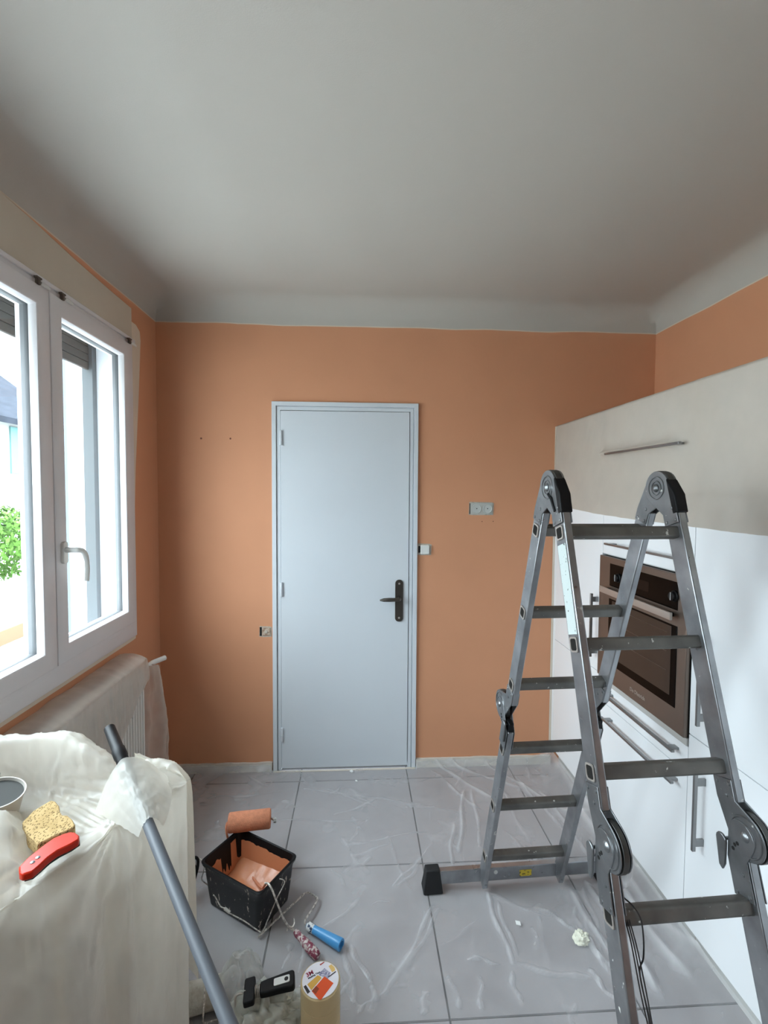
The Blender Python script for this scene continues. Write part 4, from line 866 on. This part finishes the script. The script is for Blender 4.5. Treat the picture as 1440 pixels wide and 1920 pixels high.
# extension pole
pole = thing('extension_pole', 'grey telescopic paint pole with black tip poking out from under the film', 'pole', tuple(PO0))
dn = dP/np.linalg.norm(dP)
MB().tube([PO0+dn*.16, PO0+dP*.5, PO1+dn*.30], .0122, 24).build('tube', mat('pole_grey', (90,94,100), .5, 0), pole, ang=1.)
MB().lathe([(.0105, 0), (.0140, .002), (.0145, .085), (.0165, .09), (.0165, .115), (.0150, .12), (.0150, .19), (.0135, .2)], PO0, dn, 28).build('tip', BLACKP, pole)['label'] = 'black plastic tip'
MB().lathe([(.008, 0), (.008, .0006)], PO0-dn*.0004, dn, 20).build('bore', mat('grey_bore', (120,120,120), .6), pole)
# cup, sponge, knife
cu = thing('mug', 'white enamel mug with dark grey inside sunk into the film', 'mug', tuple(at(-4, 1500, 2, .80)))
cc = at(-6, 1487, 2, .872); axc = np.array([.18, -.06, 1.]); axc /= np.linalg.norm(axc)
MB().lathe([(.036, -.085), (.046, -.082), (.052, -.03), (.056, -.001), (.0575, .001), (.0545, .001), (.0535, -.004), (.050, -.03), (.044, -.076), (.002, -.078)], cc, axc, 48).build('mug_body', [mat('mug_white', (190,184,176), .4)], cu)
MB().lathe([(.0530, -.006), (.0495, -.03), (.0435, -.074), (.001, -.0765)], cc, axc, 48).build('mug_inside', mat('mug_inside', (66,66,64), .6, spec=.2), cu)
MB().tube(spline([cc+axc*-.01+np.array([-.06,.01,0]), cc+axc*-.015+np.array([-.09,.015,0]), cc+axc*-.05+np.array([-.09,.015,0]), cc+axc*-.062+np.array([-.052,.01,0])], 5), .005, 8).build('mug_handle', MATS['mug_white'], cu)
def top_prism(pts, z, th): 
    w = [at(u, v, 2, z) for u, v in pts]; c = sum(w)/len(w); return MB().prism([tuple((p-c)[:2]) for p in w], c-EZ*th, (1,0,0), (0,1,0), (0,0,1), th)
SP = mat('sponge', (182,154,106), .95, col2=(168,140,92), vscale=30, bump=0)
n = SP.node_tree.nodes; L = SP.node_tree.links; vo = n.new('ShaderNodeTexVoronoi'); vo.inputs['Scale'].default_value = 170; tcn = n.new('ShaderNodeTexCoord'); mpn = n.new('ShaderNodeMapping'); mpn.inputs['Scale'].default_value = (1.6, .8, 1); mpn.inputs['Rotation'].default_value = (0, 0, .6)
L.new(tcn.outputs['Object'], mpn.inputs[0]); L.new(mpn.outputs[0], vo.inputs['Vector']); rr_ = n.new('ShaderNodeValToRGB'); rr_.color_ramp.elements[0].position = .20; rr_.color_ramp.elements[1].position = .34; L.new(vo.outputs['Distance'], rr_.inputs[0])
bpn = n.new('ShaderNodeBump'); bpn.inputs['Strength'].default_value = 1; bpn.inputs['Distance'].default_value = .003; L.new(rr_.outputs[0], bpn.inputs['Height']); mxs = n.new('ShaderNodeMix'); mxs.data_type = 'RGBA'; sb_in = n['Principled BSDF'].inputs['Base Color']; L.new(sb_in.links[0].from_socket, mxs.inputs[7]); mxs.inputs[6].default_value = srgb((112,86,52)); L.new(rr_.outputs[0], mxs.inputs['Factor']); L.new(mxs.outputs[2], sb_in); L.new(bpn.outputs[0], n['Principled BSDF'].inputs['Normal'])
so = top_prism([(42,1541),(62,1520),(95,1500),(104,1502),(111,1510),(113,1522),(118,1528),(126,1528),(136,1536),(141,1545),(138,1552),(104,1566),(70,1583),(62,1573),(50,1563)], .838, .032).build('sponge', SP, None, .003)
tag(so, 'tan cellulose sponge with a notched edge resting on the film', 'sponge')
kn = thing('utility_knife', 'orange-red folding utility knife lying against the sponge', 'knife', tuple(at(90, 1600, 2, .82)))
RED = mat('red_lacquer', (196,40,12), .32, var=.08, vscale=8, spec=.3)
top_prism([(35,1625),(50,1609),(66,1596),(84,1582),(100,1571),(118,1563),(132,1559),(141,1560),(149,1566),(148,1573),(131,1583),(108,1594),(90,1607),(72,1624),(60,1634),(42,1639),(36,1636)], .850, .016).build('body', RED, kn, .003)
top_prism([(45,1643),(62,1638),(76,1626),(94,1610),(112,1598),(134,1587),(150,1576),(149,1568),(100,1585),(60,1620)], .838, .012).build('blade_holder', mat('knife_dark', (54,54,54), .45, .5), kn, .001)
for u, v in ((61,1617), (71,1608)): MB().lathe([(.0045, 0), (.0042, .001), (.002, .0018)], at(u, v, 2, .850), EZ, 16).build('screw', STEEL, kn)

# ------------------------------------------------------------------ outside
og = mat('pale_gravel', (170,169,166), .95, var=.06, vscale=2)
struct(B('exterior_ground', (-40, -25, -.75), (-.31, 45, -.60), og, smooth=False))
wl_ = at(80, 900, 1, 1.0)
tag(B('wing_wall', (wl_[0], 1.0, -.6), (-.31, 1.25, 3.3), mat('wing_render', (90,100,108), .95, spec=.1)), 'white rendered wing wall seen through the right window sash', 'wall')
hs_ = thing('house', 'white gabled neighbouring house with grey tiled roof beyond the hedge', 'house', tuple(at(10, 900, 0, -12)[:2])+(-.6,))
y_a, y_b = at(0, 850, 0, -12)[1]-7, at(60, 850, 0, -12)[1]+2; z_e = at(0, 790, 0, -12)[2]; z_r = at(0, 728, 0, -12)[2]
B('walls', (-18, y_a, -.6), (-12, y_b, z_e), mat('house_render', (150,152,150), .95, spec=.1), hs_)
MB().prism([(-11.5, z_e-.1), (-15, z_r+1.2), (-18.5, z_e-.1), (-18.5, z_e+.12), (-15, z_r+1.5), (-11.5, z_e+.12)], (0, y_a-.4, 0), (1,0,0), (0,0,1), (0,1,0), y_b-y_a+.8).build('roof', mat('roof_tiles', (44,47,54), .95, var=.2, vscale=2, spec=.05), hs_)
ys_, ye_ = at(18, 840, 0, -12)[1], at(36, 840, 0, -12)[1]
wn = B('window_shutter', (-12.0, ys_, at(20, 888, 0, -12)[2]), (-11.94, ye_, at(20, 800, 0, -12)[2]), mat('teal_shutter', (92,124,122), .8, spec=.1), hs_)
# hedge of leaf cards
def shrub(name, label, c, rad, nleaf, seed, m):
    r = np.random.RandomState(seed); V, Fc = [], []
    for _ in range(nleaf):
        d = r.normal(size=3); d /= np.linalg.norm(d); q = np.array(c)+d*np.array(rad)*(.55+.5*r.rand()**.5); a = r.normal(size=3); a /= np.linalg.norm(a); b = np.cross(a, d); b /= np.linalg.norm(b)+1e-9; s = r.uniform(.03, .075); o = len(V)
        V += [q-a*s, q+b*s*.45, q+a*s, q-b*s*.45]; Fc.append((o, o+1, o+2, o+3))
    t = thing(name, label, 'shrub', (c[0], c[1], -.6), 'shrubs outside the window')
    f_ = MB().add(V, Fc).build('foliage', m, t, smooth=False); f_['kind'] = 'stuff'
    MB().tube([(c[0], c[1], -.6), (c[0]+.03, c[1], c[2]*.5-.2), (c[0], c[1]+.05, c[2])], [.06, .045, .02], 8).build('trunk', mat('bark', (84,68,54), .9), t)
LF = mat('hedge_leaf', (66,96,38), .8, var=.4, vscale=3, spec=.1)
pH = at(8, 1010, 0, -5)
for k in range(2):
    lab_ = ['leafy green shrub outside filling the left window pane', 'second green shrub further left along the garden wall outside', 'green shrub hidden from view by the window joint', 'low green shrub near the wing wall', 'green shrub at the far end of the garden'][k]
    shrub('garden_shrub', lab_, (pH[0]-.2*k, pH[1]-.35-2.1*k, pH[2]-.05), (.75, .85, .62), 3200, 20+k, LF)
tag(B('garden_wall', (-4.1, -6, -.6), (-3.9, 6, at(0, 1180, 0, -4)[2]), mat('tan_wall', (110,84,66), .95, spec=.1)), 'low tan garden wall outside the window', 'wall')
